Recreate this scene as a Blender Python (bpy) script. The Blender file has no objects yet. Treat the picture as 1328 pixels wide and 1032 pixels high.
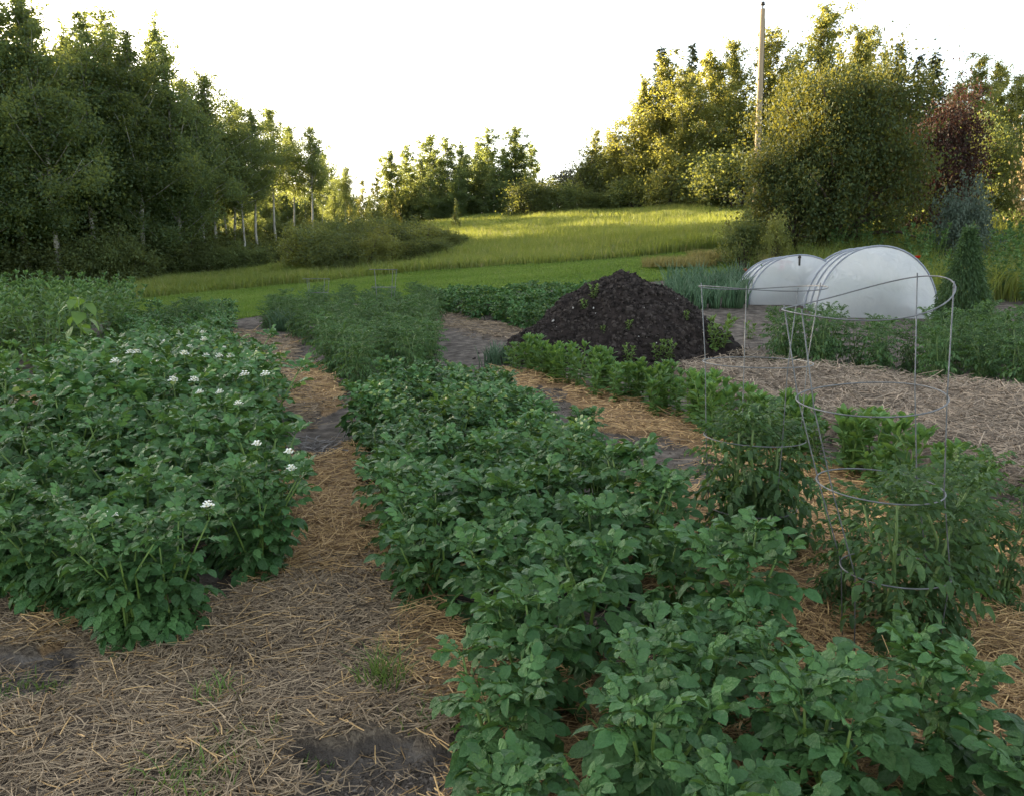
import bpy, math, random
import numpy as np
from mathutils import Matrix, Vector

R = math.radians
rng = np.random.default_rng(7)
random.seed(7)
sc = bpy.context.scene
col = sc.collection

# ------------------------------------------------------------------ camera
EYE = 1.4
PITCH = R(8.5)
FPX = 1042.0                      # focal length in photo pixels (1328 wide)
cam_d = bpy.data.cameras.new('camera')
cam_d.sensor_width = 36.0
cam_d.lens = 36.0 * FPX / 1328.0
cam_d.clip_start = 0.05
cam_d.clip_end = 2000.0
cam = bpy.data.objects.new('camera', cam_d)
col.objects.link(cam)
cam.location = (0, 0, EYE)
cam.rotation_euler = (R(90) - PITCH, 0, 0)
sc.camera = cam

# ------------------------------------------------------------------ light
SUN_AZ = R(-49)                   # from +Y, negative = to the left
SUN_EL = R(9.0)
w = bpy.data.worlds.new('World')
sc.world = w
w.use_nodes = True
wn = w.node_tree
wn.nodes.clear()
sky = wn.nodes.new('ShaderNodeTexSky')
sky.sky_type = 'NISHITA'
sky.sun_disc = False
sky.sun_elevation = SUN_EL
sky.sun_rotation = SUN_AZ
sky.altitude = 600
sky.air_density = 1.0
sky.dust_density = 3.0
sky.ozone_density = 0.6
bg = wn.nodes.new('ShaderNodeBackground')
bg.inputs['Strength'].default_value = 0.15
wo = wn.nodes.new('ShaderNodeOutputWorld')
hz = wn.nodes.new('ShaderNodeHueSaturation')      # thin evening haze: paler sky all over
hz.inputs['Saturation'].default_value = .5
wn.links.new(sky.outputs[0], hz.inputs['Color'])
wn.links.new(hz.outputs[0], bg.inputs['Color'])
wn.links.new(bg.outputs[0], wo.inputs['Surface'])

sun_d = bpy.data.lights.new('sun', 'SUN')
sun_d.energy = 5.0
sun_d.angle = R(0.6)
sun_d.color = (1.0, 0.80, 0.50)
sun = bpy.data.objects.new('sun', sun_d)
col.objects.link(sun)
sdir = Vector((math.sin(SUN_AZ) * math.cos(SUN_EL), math.cos(SUN_AZ) * math.cos(SUN_EL), math.sin(SUN_EL)))
sun.rotation_euler = sdir.to_track_quat('Z', 'Y').to_euler()
sun.location = sdir * 100

sc.view_settings.view_transform = 'Standard'
sc.view_settings.look = 'None'
sc.view_settings.gamma = 1.0
sc.view_settings.exposure = 2.35
sc.cycles.max_bounces = 6
sc.cycles.diffuse_bounces = 3
sc.cycles.glossy_bounces = 2
sc.cycles.transmission_bounces = 4
sc.cycles.transparent_max_bounces = 10
sc.cycles.sample_clamp_indirect = 6.0

# ------------------------------------------------------------------ terrain
TU = np.array([-1.2, -.7, -.45, -.1, .2, .35, .65, 1.2])
TY = np.array([0, 8, 12, 20, 30, 50, 80, 120, 400.])
TZ = np.array([
    [0, 0, .05, .2, .3, .4, .5, .6, 2],
    [0, 0, .08, .25, .4, .6, .8, 1, 3],
    [0, 0, .1, .3, .55, 1.1, 1.8, 2.4, 5],
    [0, 0, .10, .70, 1.75, 4.3, 7.5, 9, 14],
    [0, 0, .12, 1.05, 2.6, 5.4, 8.5, 10, 15],
    [0, 0, .12, 1.0, 2.9, 5.7, 8.8, 10, 15],
    [0, .0, .12, 1.05, 3.1, 5.9, 8.8, 10, 15],
    [0, .0, .15, 1.15, 3.2, 6.2, 9, 11, 16]])
_du = np.linspace(-1.2, 1.2, 121)
_dy = np.linspace(0, 400, 1601)
_t1 = np.array([np.interp(_dy, TY, r) for r in TZ])
_tab = np.array([np.interp(_du, TU, _t1[:, j]) for j in range(len(_dy))]).T
def _box(a, n, ax):
    k = np.ones(n) / n
    pad = n // 2
    w_ = [(0, 0), (0, 0)]
    w_[ax] = (pad, pad)
    b = np.pad(a, w_, mode='edge')
    return np.apply_along_axis(lambda v: np.convolve(v, k, 'valid'), ax, b)
for _ in range(2):
    _tab = _box(_tab, 9, 0)
    _tab = _box(_tab, 15, 1)

def hash2(i, j, s):
    n = (i.astype(np.int64) * 374761393 + j.astype(np.int64) * 668265263 + s * 1442695041) & 0x7fffffff
    n = ((n ^ (n >> 13)) * 1274126177) & 0x7fffffff
    return ((n ^ (n >> 16)) & 0xffff) / 65535.0
def vnoise(x, y, s=0):
    xi = np.floor(x); yi = np.floor(y)
    fx = x - xi; fy = y - yi
    fx = fx * fx * (3 - 2 * fx); fy = fy * fy * (3 - 2 * fy)
    a = hash2(xi, yi, s); b = hash2(xi + 1, yi, s); c = hash2(xi, yi + 1, s); d = hash2(xi + 1, yi + 1, s)
    return (a * (1 - fx) + b * fx) * (1 - fy) + (c * (1 - fx) + d * fx) * fy
def fbm(x, y, s=0, o=4):
    r = 0; a = .5
    for k in range(o):
        r = r + a * vnoise(x * 2 ** k, y * 2 ** k, s + k * 17)
        a *= .5
    return r

def base_z(x, y):
    x = np.asarray(x, float); y = np.asarray(y, float)
    yy = np.clip(y, 0, 399.9)
    u = np.clip(x / np.maximum(yy, 4), -1.199, 1.199)
    fu = (u + 1.2) / 2.4 * 120; fy = yy / 400 * 1600
    i = fu.astype(int); j = fy.astype(int)
    i = np.minimum(i, 119); j = np.minimum(j, 1599)
    a = fu - i; b = fy - j
    return ((_tab[i, j] * (1 - a) + _tab[i + 1, j] * a) * (1 - b) + (_tab[i, j + 1] * (1 - a) + _tab[i + 1, j + 1] * a) * b)

def ray(px, py):
    a = (px - 664) / FPX; b = (516 - py) / FPX
    cp, sp = math.cos(PITCH), math.sin(PITCH)
    return np.array([a, cp + b * sp, -sp + b * cp])
def at(px, py, depth):
    """point on the ray through a photo pixel at world depth y"""
    d = ray(px, py)
    t = depth / d[1]
    return np.array([0, 0, EYE]) + d * t
def hit(px, py):
    """where the ray through a photo pixel meets the ground"""
    d = ray(px, py)
    t = 1.0
    while t < 300:
        p = np.array([0, 0, EYE]) + d * t
        if p[2] <= base_z(p[0], p[1]):
            return p
        t *= 1.004
    return p
def pix_x(px, depth):
    return at(px, 516, depth)[0] if False else (px - 664) / FPX * depth * 1.0
def poly(pts):
    return np.array([hit(*p)[:2] for p in pts])
def inside(P, x, y):
    c = np.zeros(x.shape, bool)
    n = len(P)
    j = n - 1
    for i in range(n):
        xi, yi = P[i]; xj, yj = P[j]
        if yi != yj:
            k = ((yi > y) != (yj > y)) & (x < (xj - xi) * (y - yi) / (yj - yi) + xi)
            c ^= k
        j = i
    return c
def rag(P, x, y, amp=.12, f=2.5, s=3):
    return inside(P, x + (fbm(x * f, y * f, s) - .47) * 2 * amp, y + (fbm(x * f + 31, y * f, s + 5) - .47) * 2 * amp)

# ground regions, traced on the ground plane
GREY_STRAW = [poly(p) for p in (
    [(-60, 745), (60, 790), (300, 790), (400, 735), (470, 735), (550, 800), (610, 880), (590, 960), (520, 1080), (-200, 1080)],
    [(870, 500), (960, 472), (1328, 522), (1500, 560), (1500, 690), (1328, 650), (1100, 585), (960, 540)],
    [(300, 428), (395, 440), (380, 470), (420, 520), (395, 560), (350, 520), (300, 460)],
    [(530, 403), (580, 408), (690, 432), (670, 446), (600, 440), (545, 420)])]
GOLD_STRAW = [poly(p) for p in (
    [(340, 600), (470, 590), (530, 680), (600, 760), (560, 800), (470, 770), (395, 765), (310, 770), (300, 700)],
    [(545, 790), (620, 830), (720, 880), (1450, 900), (1500, 1200), (560, 1200), (610, 960), (525, 880)],
    [(636, 486), (700, 488), (850, 535), (960, 570), (1080, 615), (1328, 690), (1450, 760), (1450, 1000), (1100, 1000), (900, 880), (760, 700), (800, 640), (900, 592), (800, 575), (730, 520), (660, 510)],
    [(30, 815), (100, 805), (120, 835), (60, 855)],
    [(-80, 535), (0, 515), (62, 495), (60, 520), (0, 555), (-80, 600)],
    [(395, 470), (420, 480), (445, 520), (430, 545), (385, 530), (375, 500)])]
BARE = [poly(p) for p in (
    [(400, 990), (520, 965), (590, 1000), (570, 1080), (380, 1080)],
    [(-40, 850), (70, 850), (115, 880), (90, 930), (-40, 950)],
    [(740, 560), (860, 570), (940, 610), (900, 650), (800, 600)],
    [(690, 505), (730, 510), (770, 545), (720, 540)],
    [(395, 555), (435, 555), (435, 600), (385, 605)],
    [(575, 425), (660, 446), (640, 480), (600, 470)])]
GARDEN = poly([(-900, 470), (-300, 430), (165, 416), (300, 416), (400, 398), (545, 388), (700, 376), (800, 372), (870, 360), (960, 352), (1328, 352), (2200, 380)])
GARDEN = np.vstack([GARDEN, [[60, -30], [-60, -30]]])
MEADOW_EDGE = np.array([hit(*p)[:2] for p in [(-250, 402), (0, 396), (170, 390), (300, 378), (420, 368), (520, 356), (600, 351), (720, 344), (830, 335), (935, 325), (1000, 322)]])
MEADOW = np.vstack([MEADOW_EDGE, [[60, 45], [120, 300], [-150, 300], [-120, 45]]])

def masks(x, y):
    g = np.zeros(x.shape); s = np.zeros(x.shape)
    for P in GREY_STRAW:
        s = np.maximum(s, rag(P, x, y))
    for P in GOLD_STRAW:
        m = rag(P, x, y)
        s = np.maximum(s, m); g = np.maximum(g, m)
    b = np.zeros(x.shape)
    for P in BARE:
        b = np.maximum(b, rag(P, x, y, .15))
    return s * (1 - b), g * (1 - b), b

def ground_z(x, y):
    x = np.asarray(x, float); y = np.asarray(y, float)
    s, g, b = masks(x, y)
    near = np.clip((26 - y) / 14, 0, 1)
    z = base_z(x, y) + near * ((fbm(x * 1.3, y * 1.3, 2) - .47) * .09 + (fbm(x * 6, y * 6, 9, 3) - .44) * .035)
    z = z + near * (s * (.025 + .05 * vnoise(x * 2.2, y * 2.2, 21)) + inside(GREY_STRAW[1], x, y) * (.02 + .14 * vnoise(x * 1.4, y * 1.4, 33)))
    return z
def gz(x, y):
    return float(ground_z(np.array([x]), np.array([y]))[0])

# ------------------------------------------------------------------ mesh helpers
def mk_mesh(name, V, T, mats, smooth=True, mi=None):
    V = np.asarray(V, np.float32); T = np.asarray(T, np.int32)
    me = bpy.data.meshes.new(name)
    k = T.shape[1]
    me.vertices.add(len(V)); me.vertices.foreach_set('co', V.ravel())
    me.loops.add(T.size); me.loops.foreach_set('vertex_index', T.ravel())
    me.polygons.add(len(T)); me.polygons.foreach_set('loop_start', np.arange(0, T.size, k, dtype=np.int32))
    if mi is not None:
        me.polygons.foreach_set('material_index', np.asarray(mi, np.int32))
    me.update(calc_edges=True)
    me.polygons.foreach_set('use_smooth', np.full(len(T), smooth, bool))
    for m in (mats if isinstance(mats, (list, tuple)) else [mats]):
        me.materials.append(m)
    return me
def link(name, data, parent=None, **kw):
    o = bpy.data.objects.new(name, data)
    col.objects.link(o)
    if parent is not None:
        o.parent = parent
    for k, v in kw.items():
        if v is not None:
            o[k] = v
    return o
def thing(name, loc, label, category, group=None, rz=0, scale=1):
    o = link(name, None, label=label, category=category, group=group)
    o.empty_display_size = .1
    o.location = [float(v) for v in loc]
    o.rotation_euler = (0, 0, rz)
    o.scale = scale if hasattr(scale, '__len__') else (scale,) * 3
    return o

class Geo:
    def __init__(s):
        s.V = []; s.T = []; s.M = []; s.n = 0
    def add(s, V, T, m=0):
        V = np.asarray(V, float); T = np.asarray(T, int)
        s.V.append(V); s.T.append(T + s.n); s.M.append(np.full(len(T), m)); s.n += len(V)
        return s
    def mesh(s, name, mats, smooth=True):
        return mk_mesh(name, np.vstack(s.V), np.vstack(s.T), mats, smooth, np.concatenate(s.M))

def tube(P, r, n=6, cap=True):
    P = np.asarray(P, float); m = len(P)
    r = np.broadcast_to(np.asarray(r, float), (m,))
    d = np.gradient(P, axis=0); d /= np.linalg.norm(d, axis=1)[:, None] + 1e-9
    ref = np.array([0, 0, 1.]) if abs(d[:, 2]).mean() < .8 else np.array([1., 0, 0])
    a = np.cross(d, ref); a /= np.linalg.norm(a, axis=1)[:, None] + 1e-9
    b = np.cross(d, a)
    th = np.arange(n) * 2 * np.pi / n
    V = (P[:, None] + r[:, None, None] * (np.cos(th)[None, :, None] * a[:, None] + np.sin(th)[None, :, None] * b[:, None])).reshape(-1, 3)
    T = []
    for i in range(m - 1):
        for k in range(n):
            q = (k + 1) % n
            T += [[i * n + k, i * n + q, i * n + n + q], [i * n + k, i * n + n + q, i * n + n + k]]
    if cap:
        for k in range(1, n - 1):
            T += [[0, k + 1, k], [(m - 1) * n, (m - 1) * n + k, (m - 1) * n + k + 1]]
    return V, np.array(T)
def ring_tube(C, rad, r, tilt=(0, 0), n=40, k=6, wob=0, ph=0):
    th = np.linspace(0, 2 * np.pi, n, endpoint=False)
    x = np.cos(th) * rad; y = np.sin(th) * rad
    z = x * tilt[0] + y * tilt[1] + wob * np.sin(2 * th + ph)
    P = np.stack([x, y, z], 1) + C
    d = np.roll(P, -1, 0) - np.roll(P, 1, 0); d /= np.linalg.norm(d, axis=1)[:, None]
    up = np.array([0, 0, 1.])
    a = np.cross(d, up); a /= np.linalg.norm(a, axis=1)[:, None]
    b = np.cross(a, d)
    t2 = np.arange(k) * 2 * np.pi / k
    V = (P[:, None] + r * (np.cos(t2)[None, :, None] * a[:, None] + np.sin(t2)[None, :, None] * b[:, None])).reshape(-1, 3)
    T = []
    for i in range(n):
        i2 = (i + 1) % n
        for j in range(k):
            j2 = (j + 1) % k
            T += [[i * k + j, i2 * k + j, i2 * k + j2], [i * k + j, i2 * k + j2, i * k + j2]]
    return V, np.array(T)
def box(a, b):
    a = np.array(a, float); b = np.array(b, float)
    V = np.array([[x, y, z] for z in (a[2], b[2]) for y in (a[1], b[1]) for x in (a[0], b[0])])
    Q = [[0, 2, 3, 1], [4, 5, 7, 6], [0, 1, 5, 4], [2, 6, 7, 3], [0, 4, 6, 2], [1, 3, 7, 5]]
    return V, np.array([t for q in Q for t in ([q[0], q[1], q[2]], [q[0], q[2], q[3]])])

def frames(X, U):
    """rotation matrices with columns X, Y, Z; X along the given direction, Z near U"""
    X = X / (np.linalg.norm(X, axis=-1, keepdims=True) + 1e-9)
    Y = np.cross(U, X); Y /= np.linalg.norm(Y, axis=-1, keepdims=True) + 1e-9
    Z = np.cross(X, Y)
    return np.stack([X, Y, Z], -1)
def scatter(V0, T0, pos, rot, scl):
    N = len(pos)
    scl = np.asarray(scl, float)
    if scl.ndim == 1:
        scl = scl[:, None]
    V = np.einsum('nij,nkj->nki', rot, V0[None] * scl[:, None, :]) + pos[:, None]
    T = T0[None] + (np.arange(N) * len(V0))[:, None, None]
    return V.reshape(-1, 3), T.reshape(-1, 3)
def rand_dirs(n, r=rng):
    v = r.normal(size=(n, 3))
    return v / np.linalg.norm(v, axis=1)[:, None]

# ------------------------------------------------------------------ materials
def new_mat(name):
    m = bpy.data.materials.new(name)
    m.use_nodes = True
    nt = m.node_tree
    nt.nodes.clear()
    return m, nt, nt.nodes.new('ShaderNodeOutputMaterial')
def N(nt, t, **kw):
    n = nt.nodes.new(t)
    for k, v in kw.items():
        setattr(n, k, v)
    return n
def ramp(nt, src, stops):
    n = nt.nodes.new('ShaderNodeValToRGB')
    e = n.color_ramp.elements
    while len(e) < len(stops):
        e.new(0.5)
    for i, (p, c) in enumerate(stops):
        e[i].position = p
        e[i].color = (*c, 1) if len(c) == 3 else c
    nt.links.new(src, n.inputs[0])
    return n.outputs[0]

def leaf_mat(name, c0, c1, c2=None, trans=(.25, .38, .05), tfac=.3, rough=.55, spec=.35, bump=0, bscale=40, ovar=.35, p2=.93, patch=None):
    m, nt, out = new_mat(name)
    L = nt.links.new
    geo = N(nt, 'ShaderNodeNewGeometry')
    stops = [(0, c0), (.8, c1)]
    if c2:
        stops = [(0, c0), (p2 - .05, c1), (p2, c1), (1, c2)]
    c = ramp(nt, geo.outputs['Random Per Island'], stops)
    oi = N(nt, 'ShaderNodeObjectInfo')
    hs = N(nt, 'ShaderNodeHueSaturation')
    mr = N(nt, 'ShaderNodeMapRange')
    mr.inputs['To Min'].default_value = 1 - ovar; mr.inputs['To Max'].default_value = 1 + ovar
    L(oi.outputs['Random'], mr.inputs['Value'])
    L(mr.outputs[0], hs.inputs['Value'])
    if patch:
        tc0 = N(nt, 'ShaderNodeTexCoord')
        mp0 = N(nt, 'ShaderNodeMapping'); mp0.inputs['Rotation'].default_value = (0, 0, R(-12)); mp0.inputs['Scale'].default_value = (.3, 1, 1)
        L(tc0.outputs['Object'], mp0.inputs[0])
        n0 = N(nt, 'ShaderNodeTexNoise'); n0.inputs['Scale'].default_value = patch[0]; n0.inputs['Detail'].default_value = 4
        L(mp0.outputs[0], n0.inputs['Vector'])
        x0 = N(nt, 'ShaderNodeMix', data_type='RGBA', blend_type='MULTIPLY'); x0.inputs[0].default_value = 1
        L(c, x0.inputs[6]); L(ramp(nt, n0.outputs['Fac'], [(.35, patch[1]), (.65, patch[2])]), x0.inputs[7])
        c = x0.outputs[2]
    L(c, hs.inputs['Color'])
    p = N(nt, 'ShaderNodeBsdfPrincipled')
    L(hs.outputs[0], p.inputs['Base Color'])
    p.inputs['Roughness'].default_value = rough
    p.inputs['Specular IOR Level'].default_value = spec
    tr = N(nt, 'ShaderNodeBsdfTranslucent')
    mx = N(nt, 'ShaderNodeMix', data_type='RGBA', blend_type='MIX')
    mx.inputs[0].default_value = .75
    L(hs.outputs[0], mx.inputs[6]); mx.inputs[7].default_value = (*trans, 1)
    L(mx.outputs[2], tr.inputs['Color'])
    mix = N(nt, 'ShaderNodeMixShader')
    mix.inputs[0].default_value = tfac
    L(p.outputs[0], mix.inputs[1]); L(tr.outputs[0], mix.inputs[2])
    if bump:
        tc = N(nt, 'ShaderNodeTexCoord')
        no = N(nt, 'ShaderNodeTexNoise'); no.inputs['Scale'].default_value = bscale
        L(tc.outputs['Object'], no.inputs['Vector'])
        b = N(nt, 'ShaderNodeBump'); b.inputs['Strength'].default_value = bump; b.inputs['Distance'].default_value = .03
        L(no.outputs['Fac'], b.inputs['Height']); L(b.outputs[0], p.inputs['Normal'])
    L(mix.outputs[0], out.inputs[0])
    return m
def plain_mat(name, c0, c1=None, scale=8, rough=.8, spec=.2, bump=0, bscale=None, metal=0, stretch=None, island=False, detail=5):
    m, nt, out = new_mat(name)
    L = nt.links.new
    p = N(nt, 'ShaderNodeBsdfPrincipled')
    p.inputs['Roughness'].default_value = rough
    p.inputs['Specular IOR Level'].default_value = spec
    p.inputs['Metallic'].default_value = metal
    tc = N(nt, 'ShaderNodeTexCoord')
    mp = N(nt, 'ShaderNodeMapping')
    if stretch:
        mp.inputs['Scale'].default_value = stretch
    L(tc.outputs['Object'], mp.inputs[0])
    if island:
        g = N(nt, 'ShaderNodeNewGeometry'); src = g.outputs['Random Per Island']
        L(ramp(nt, src, [(0, c0), (1, c1)]), p.inputs['Base Color'])
    elif c1:
        no = N(nt, 'ShaderNodeTexNoise'); no.inputs['Scale'].default_value = scale; no.inputs['Detail'].default_value = detail
        L(mp.outputs[0], no.inputs['Vector'])
        L(ramp(nt, no.outputs['Fac'], [(.3, c0), (.7, c1)]), p.inputs['Base Color'])
    else:
        p.inputs['Base Color'].default_value = (*c0, 1)
    if bump:
        no2 = N(nt, 'ShaderNodeTexNoise'); no2.inputs['Scale'].default_value = bscale or scale; no2.inputs['Detail'].default_value = 6
        L(mp.outputs[0], no2.inputs['Vector'])
        b = N(nt, 'ShaderNodeBump'); b.inputs['Strength'].default_value = bump; b.inputs['Distance'].default_value = .02
        L(no2.outputs['Fac'], b.inputs['Height']); L(b.outputs[0], p.inputs['Normal'])
    L(p.outputs[0], out.inputs[0])
    return m

M_POTATO = leaf_mat('potato_leaf', (.024, .080, .022), (.078, .168, .050), (.22, .27, .05), (.20, .34, .05), .16, .55, .3, .35, 14, .3, .955)
M_TOMATO = leaf_mat('tomato_leaf', (.030, .075, .024), (.070, .140, .042), (.13, .20, .06), (.20, .34, .05), .22, .55, .35, .4, 60, .25, .95)
M_BEAN = leaf_mat('bean_leaf', (.06, .135, .038), (.10, .20, .055), None, (.25, .4, .06), .28, .55, .3, .3, 50, .2)
M_BUSHY = leaf_mat('bushy_leaf', (.055, .115, .045), (.085, .165, .06), None, (.22, .36, .06), .25, .6, .3, 0, 40, .2)
M_ONION = leaf_mat('onion_leaf', (.055, .12, .06), (.10, .18, .09), None, (.17, .28, .09), .15, .45, .4, 0, 40, .2)
M_SUNLEAF = leaf_mat('broad_leaf', (.065, .135, .03), (.10, .185, .042), None, (.25, .42, .05), .35, .5, .35, .3, 30, .1)
M_STEM = plain_mat('green_stem', (.09, .16, .035), (.15, .23, .05), 12, .5, .3)
M_DKSTEM = plain_mat('tomato_stem', (.09, .15, .05), (.15, .22, .07), 12, .6, .3)
M_FLOWER = plain_mat('white_petal', (.75, .77, .68), (.85, .86, .78), 30, .6)
M_YELLOW = plain_mat('yellow_anther', (.6, .42, .05), None)
M_ASPEN = leaf_mat('aspen_leaf', (.030, .060, .030), (.058, .098, .044), (.11, .13, .035), (.50, .55, .11), .45, .5, .35, 0, 40, .25, .9)
M_ASPEN2 = leaf_mat('poplar_leaf', (.065, .095, .03), (.12, .15, .045), None, (.5, .46, .07), .45, .45, .4, 0, 40, .22)
M_SHRUB = leaf_mat('shrub_leaf', (.035, .06, .022), (.075, .105, .035), None, (.36, .36, .06), .35, .6, .3, 0, 40, .3)
M_BIGBUSH = leaf_mat('maple_leaf', (.020, .040, .015), (.045, .072, .023), (.10, .08, .02), (.42, .38, .05), .25, .6, .25, 0, 40, .1, .92)
M_REDLEAF = leaf_mat('red_leaf', (.026, .015, .014), (.045, .022, .018), (.045, .055, .022), (.14, .06, .035), .3, .6, .25, 0, 40, .1, .75)
M_PURPLE = leaf_mat('dusky_leaf', (.05, .05, .045), (.085, .085, .065), None, (.2, .2, .1), .3, .6, .25, 0, 40, .15)
M_BLUESH = leaf_mat('bluegrey_leaf', (.045, .07, .05), (.08, .115, .085), None, (.2, .25, .15), .2, .6, .3, 0, 40, .15)
M_TAN = leaf_mat('tan_plume', (.28, .22, .11), (.42, .33, .17), None, (.5, .4, .2), .35, .7, .2, 0, 40, .1)
M_SPRUCE = leaf_mat('spruce_needle', (.030, .048, .026), (.06, .085, .045), None, (.12, .14, .05), .15, .6, .3, 0, 40, .2)
M_FERN = leaf_mat('fern_frond', (.035, .075, .03), (.065, .12, .045), None, (.15, .25, .05), .2, .6, .3, 0, 40, .1)
M_LAWN = leaf_mat('lawn_blade', (.075, .13, .022), (.13, .19, .035), (.22, .2, .08), (.28, .42, .06), .4, .5, .3, 0, 40, .0, .93, (.8, (.75, .85, .7), (1.45, 1.3, 1.5)))
M_MEADOW = leaf_mat('meadow_blade', (.07, .12, .028), (.13, .175, .05), (.30, .26, .12), (.48, .50, .07), .45, .5, .3, 0, 40, .0, .88, (.6, (.7, .85, .7), (1.35, 1.2, 1.4)))
M_WEED = leaf_mat('weed_leaf', (.07, .13, .035), (.13, .2, .05), None, (.25, .36, .06), .25, .55, .3, 0, 40, .15)
M_DRYGRASS = leaf_mat('dry_grass', (.16, .15, .05), (.30, .25, .10), None, (.4, .35, .1), .35, .6, .25, 0, 40, .1)
M_ASPENBARK = plain_mat('aspen_bark', (.16, .15, .13), (.44, .43, .38), 5, .85, .15, .4, 20, stretch=(1, 1, .35))
M_BARK = plain_mat('brown_bark', (.05, .04, .03), (.11, .09, .07), 8, .9, .1, .4, 20)
M_STRAWG = plain_mat('weathered_straw', (.085, .060, .040), (.42, .312, .195), rough=.75, spec=.25, island=True)
M_STRAWH = plain_mat('grey_straw', (.10, .077, .058), (.44, .345, .25), rough=.75, spec=.25, island=True)
M_STRAWY = plain_mat('golden_straw', (.18, .105, .048), (.64, .42, .185), rough=.65, spec=.3, island=True)
M_WIRE = plain_mat('galvanised_wire', (.10, .105, .11), (.19, .195, .20), 30, .55, .4, 0, metal=.4)
M_SOIL = plain_mat('pile_soil', (.010, .008, .0075), (.040, .031, .028), 9, .95, .1, 1.0, 35)
M_CLOD = plain_mat('soil_clod', (.012, .0100, .0092), (.062, .051, .046), rough=.95, spec=.1, island=True)
M_STONE = plain_mat('pale_stone', (.32, .30, .28), (.5, .48, .45), 10, .8)
M_POLE = plain_mat('pole_wood', (.22, .17, .11), (.36, .28, .18), 6, .85, .15, .3, 20, stretch=(3, 3, .15))
M_DARKMETAL = plain_mat('dark_cap', (.05, .045, .04), (.09, .08, .07), 10, .6)
M_WOOD = plain_mat('stake_wood', (.28, .21, .14), (.42, .33, .22), 10, .8, stretch=(3, 3, .3))
M_TWIG = plain_mat('grey_twig', (.13, .115, .105), (.33, .30, .28), 14, .85)
M_RED = plain_mat('poppy_red', (.55, .012, .01), (.7, .03, .015), 10, .5)
M_PIPE = plain_mat('hoop_pipe', (.22, .24, .28), (.32, .34, .38), 10, .5)

def fabric_mat():
    m, nt, out = new_mat('row_cover_fabric')
    L = nt.links.new
    tc = N(nt, 'ShaderNodeTexCoord')
    no = N(nt, 'ShaderNodeTexNoise'); no.inputs['Scale'].default_value = 3; no.inputs['Detail'].default_value = 5
    L(tc.outputs['Object'], no.inputs['Vector'])
    c = ramp(nt, no.outputs['Fac'], [(.3, (.80, .82, .85)), (.7, (.88, .89, .90))])
    d = N(nt, 'ShaderNodeBsdfDiffuse'); t = N(nt, 'ShaderNodeBsdfTranslucent'); tp = N(nt, 'ShaderNodeBsdfTransparent')
    L(c, d.inputs[0]); L(c, t.inputs[0])
    a = N(nt, 'ShaderNodeMixShader'); a.inputs[0].default_value = .5
    L(d.outputs[0], a.inputs[1]); L(t.outputs[0], a.inputs[2])
    b = N(nt, 'ShaderNodeMixShader'); b.inputs[0].default_value = .30
    L(a.outputs[0], b.inputs[1]); L(tp.outputs[0], b.inputs[2])
    bp = N(nt, 'ShaderNodeBump'); bp.inputs['Strength'].default_value = .45; bp.inputs['Distance'].default_value = .05
    n2 = N(nt, 'ShaderNodeTexNoise'); n2.inputs['Scale'].default_value = 4.5; n2.inputs['Distortion'].default_value = 1.2
    L(tc.outputs['Object'], n2.inputs['Vector']); L(n2.outputs['Fac'], bp.inputs['Height'])
    L(bp.outputs[0], d.inputs['Normal']); L(bp.outputs[0], t.inputs['Normal'])
    L(b.outputs[0], out.inputs[0])
    return m
M_FABRIC = fabric_mat()

def ground_mat():
    m, nt, out = new_mat('garden_soil')
    L = nt.links.new
    at_ = N(nt, 'ShaderNodeVertexColor'); at_.layer_name = 'cover'
    sep = N(nt, 'ShaderNodeSeparateColor'); L(at_.outputs[0], sep.inputs[0])
    tc = N(nt, 'ShaderNodeTexCoord')
    def noise(s, d=6, dist=0):
        n = N(nt, 'ShaderNodeTexNoise'); n.inputs['Scale'].default_value = s; n.inputs['Detail'].default_value = d
        n.inputs['Distortion'].default_value = dist
        L(tc.outputs['Object'], n.inputs['Vector']); return n.outputs['Fac']
    soil = ramp(nt, noise(7), [(.3, (.050, .041, .033)), (.5, (.105, .087, .072)), (.72, (.20, .17, .142))])
    grey = ramp(nt, noise(30, 8, 2.5), [(.3, (.07, .053, .040)), (.52, (.15, .118, .088)), (.72, (.27, .215, .155))])
    gold = ramp(nt, noise(30, 8, 2.5), [(.3, (.12, .075, .040)), (.52, (.26, .165, .085)), (.72, (.42, .28, .14))])
    n1 = noise(14, 6)
    def thr(maskout):
        a = N(nt, 'ShaderNodeMath', operation='ADD'); L(maskout, a.inputs[0]); L(n1, a.inputs[1])
        r = N(nt, 'ShaderNodeMapRange'); r.inputs['From Min'].default_value = .85; r.inputs['From Max'].default_value = 1.1
        L(a.outputs[0], r.inputs['Value']); return r.outputs[0]
    m1 = N(nt, 'ShaderNodeMix', data_type='RGBA'); L(thr(sep.outputs[0]), m1.inputs[0]); L(soil, m1.inputs[6]); L(grey, m1.inputs[7])
    m2 = N(nt, 'ShaderNodeMix', data_type='RGBA'); L(thr(sep.outputs[1]), m2.inputs[0]); L(m1.outputs[2], m2.inputs[6]); L(gold, m2.inputs[7])
    p = N(nt, 'ShaderNodeBsdfPrincipled'); p.inputs['Roughness'].default_value = .92; p.inputs['Specular IOR Level'].default_value = .15
    L(m2.outputs[2], p.inputs['Base Color'])
    b = N(nt, 'ShaderNodeBump'); b.inputs['Strength'].default_value = .9; b.inputs['Distance'].default_value = .02
    L(noise(45, 8, 1), b.inputs['Height']); L(b.outputs[0], p.inputs['Normal'])
    L(p.outputs[0], out.inputs[0])
    return m
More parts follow.
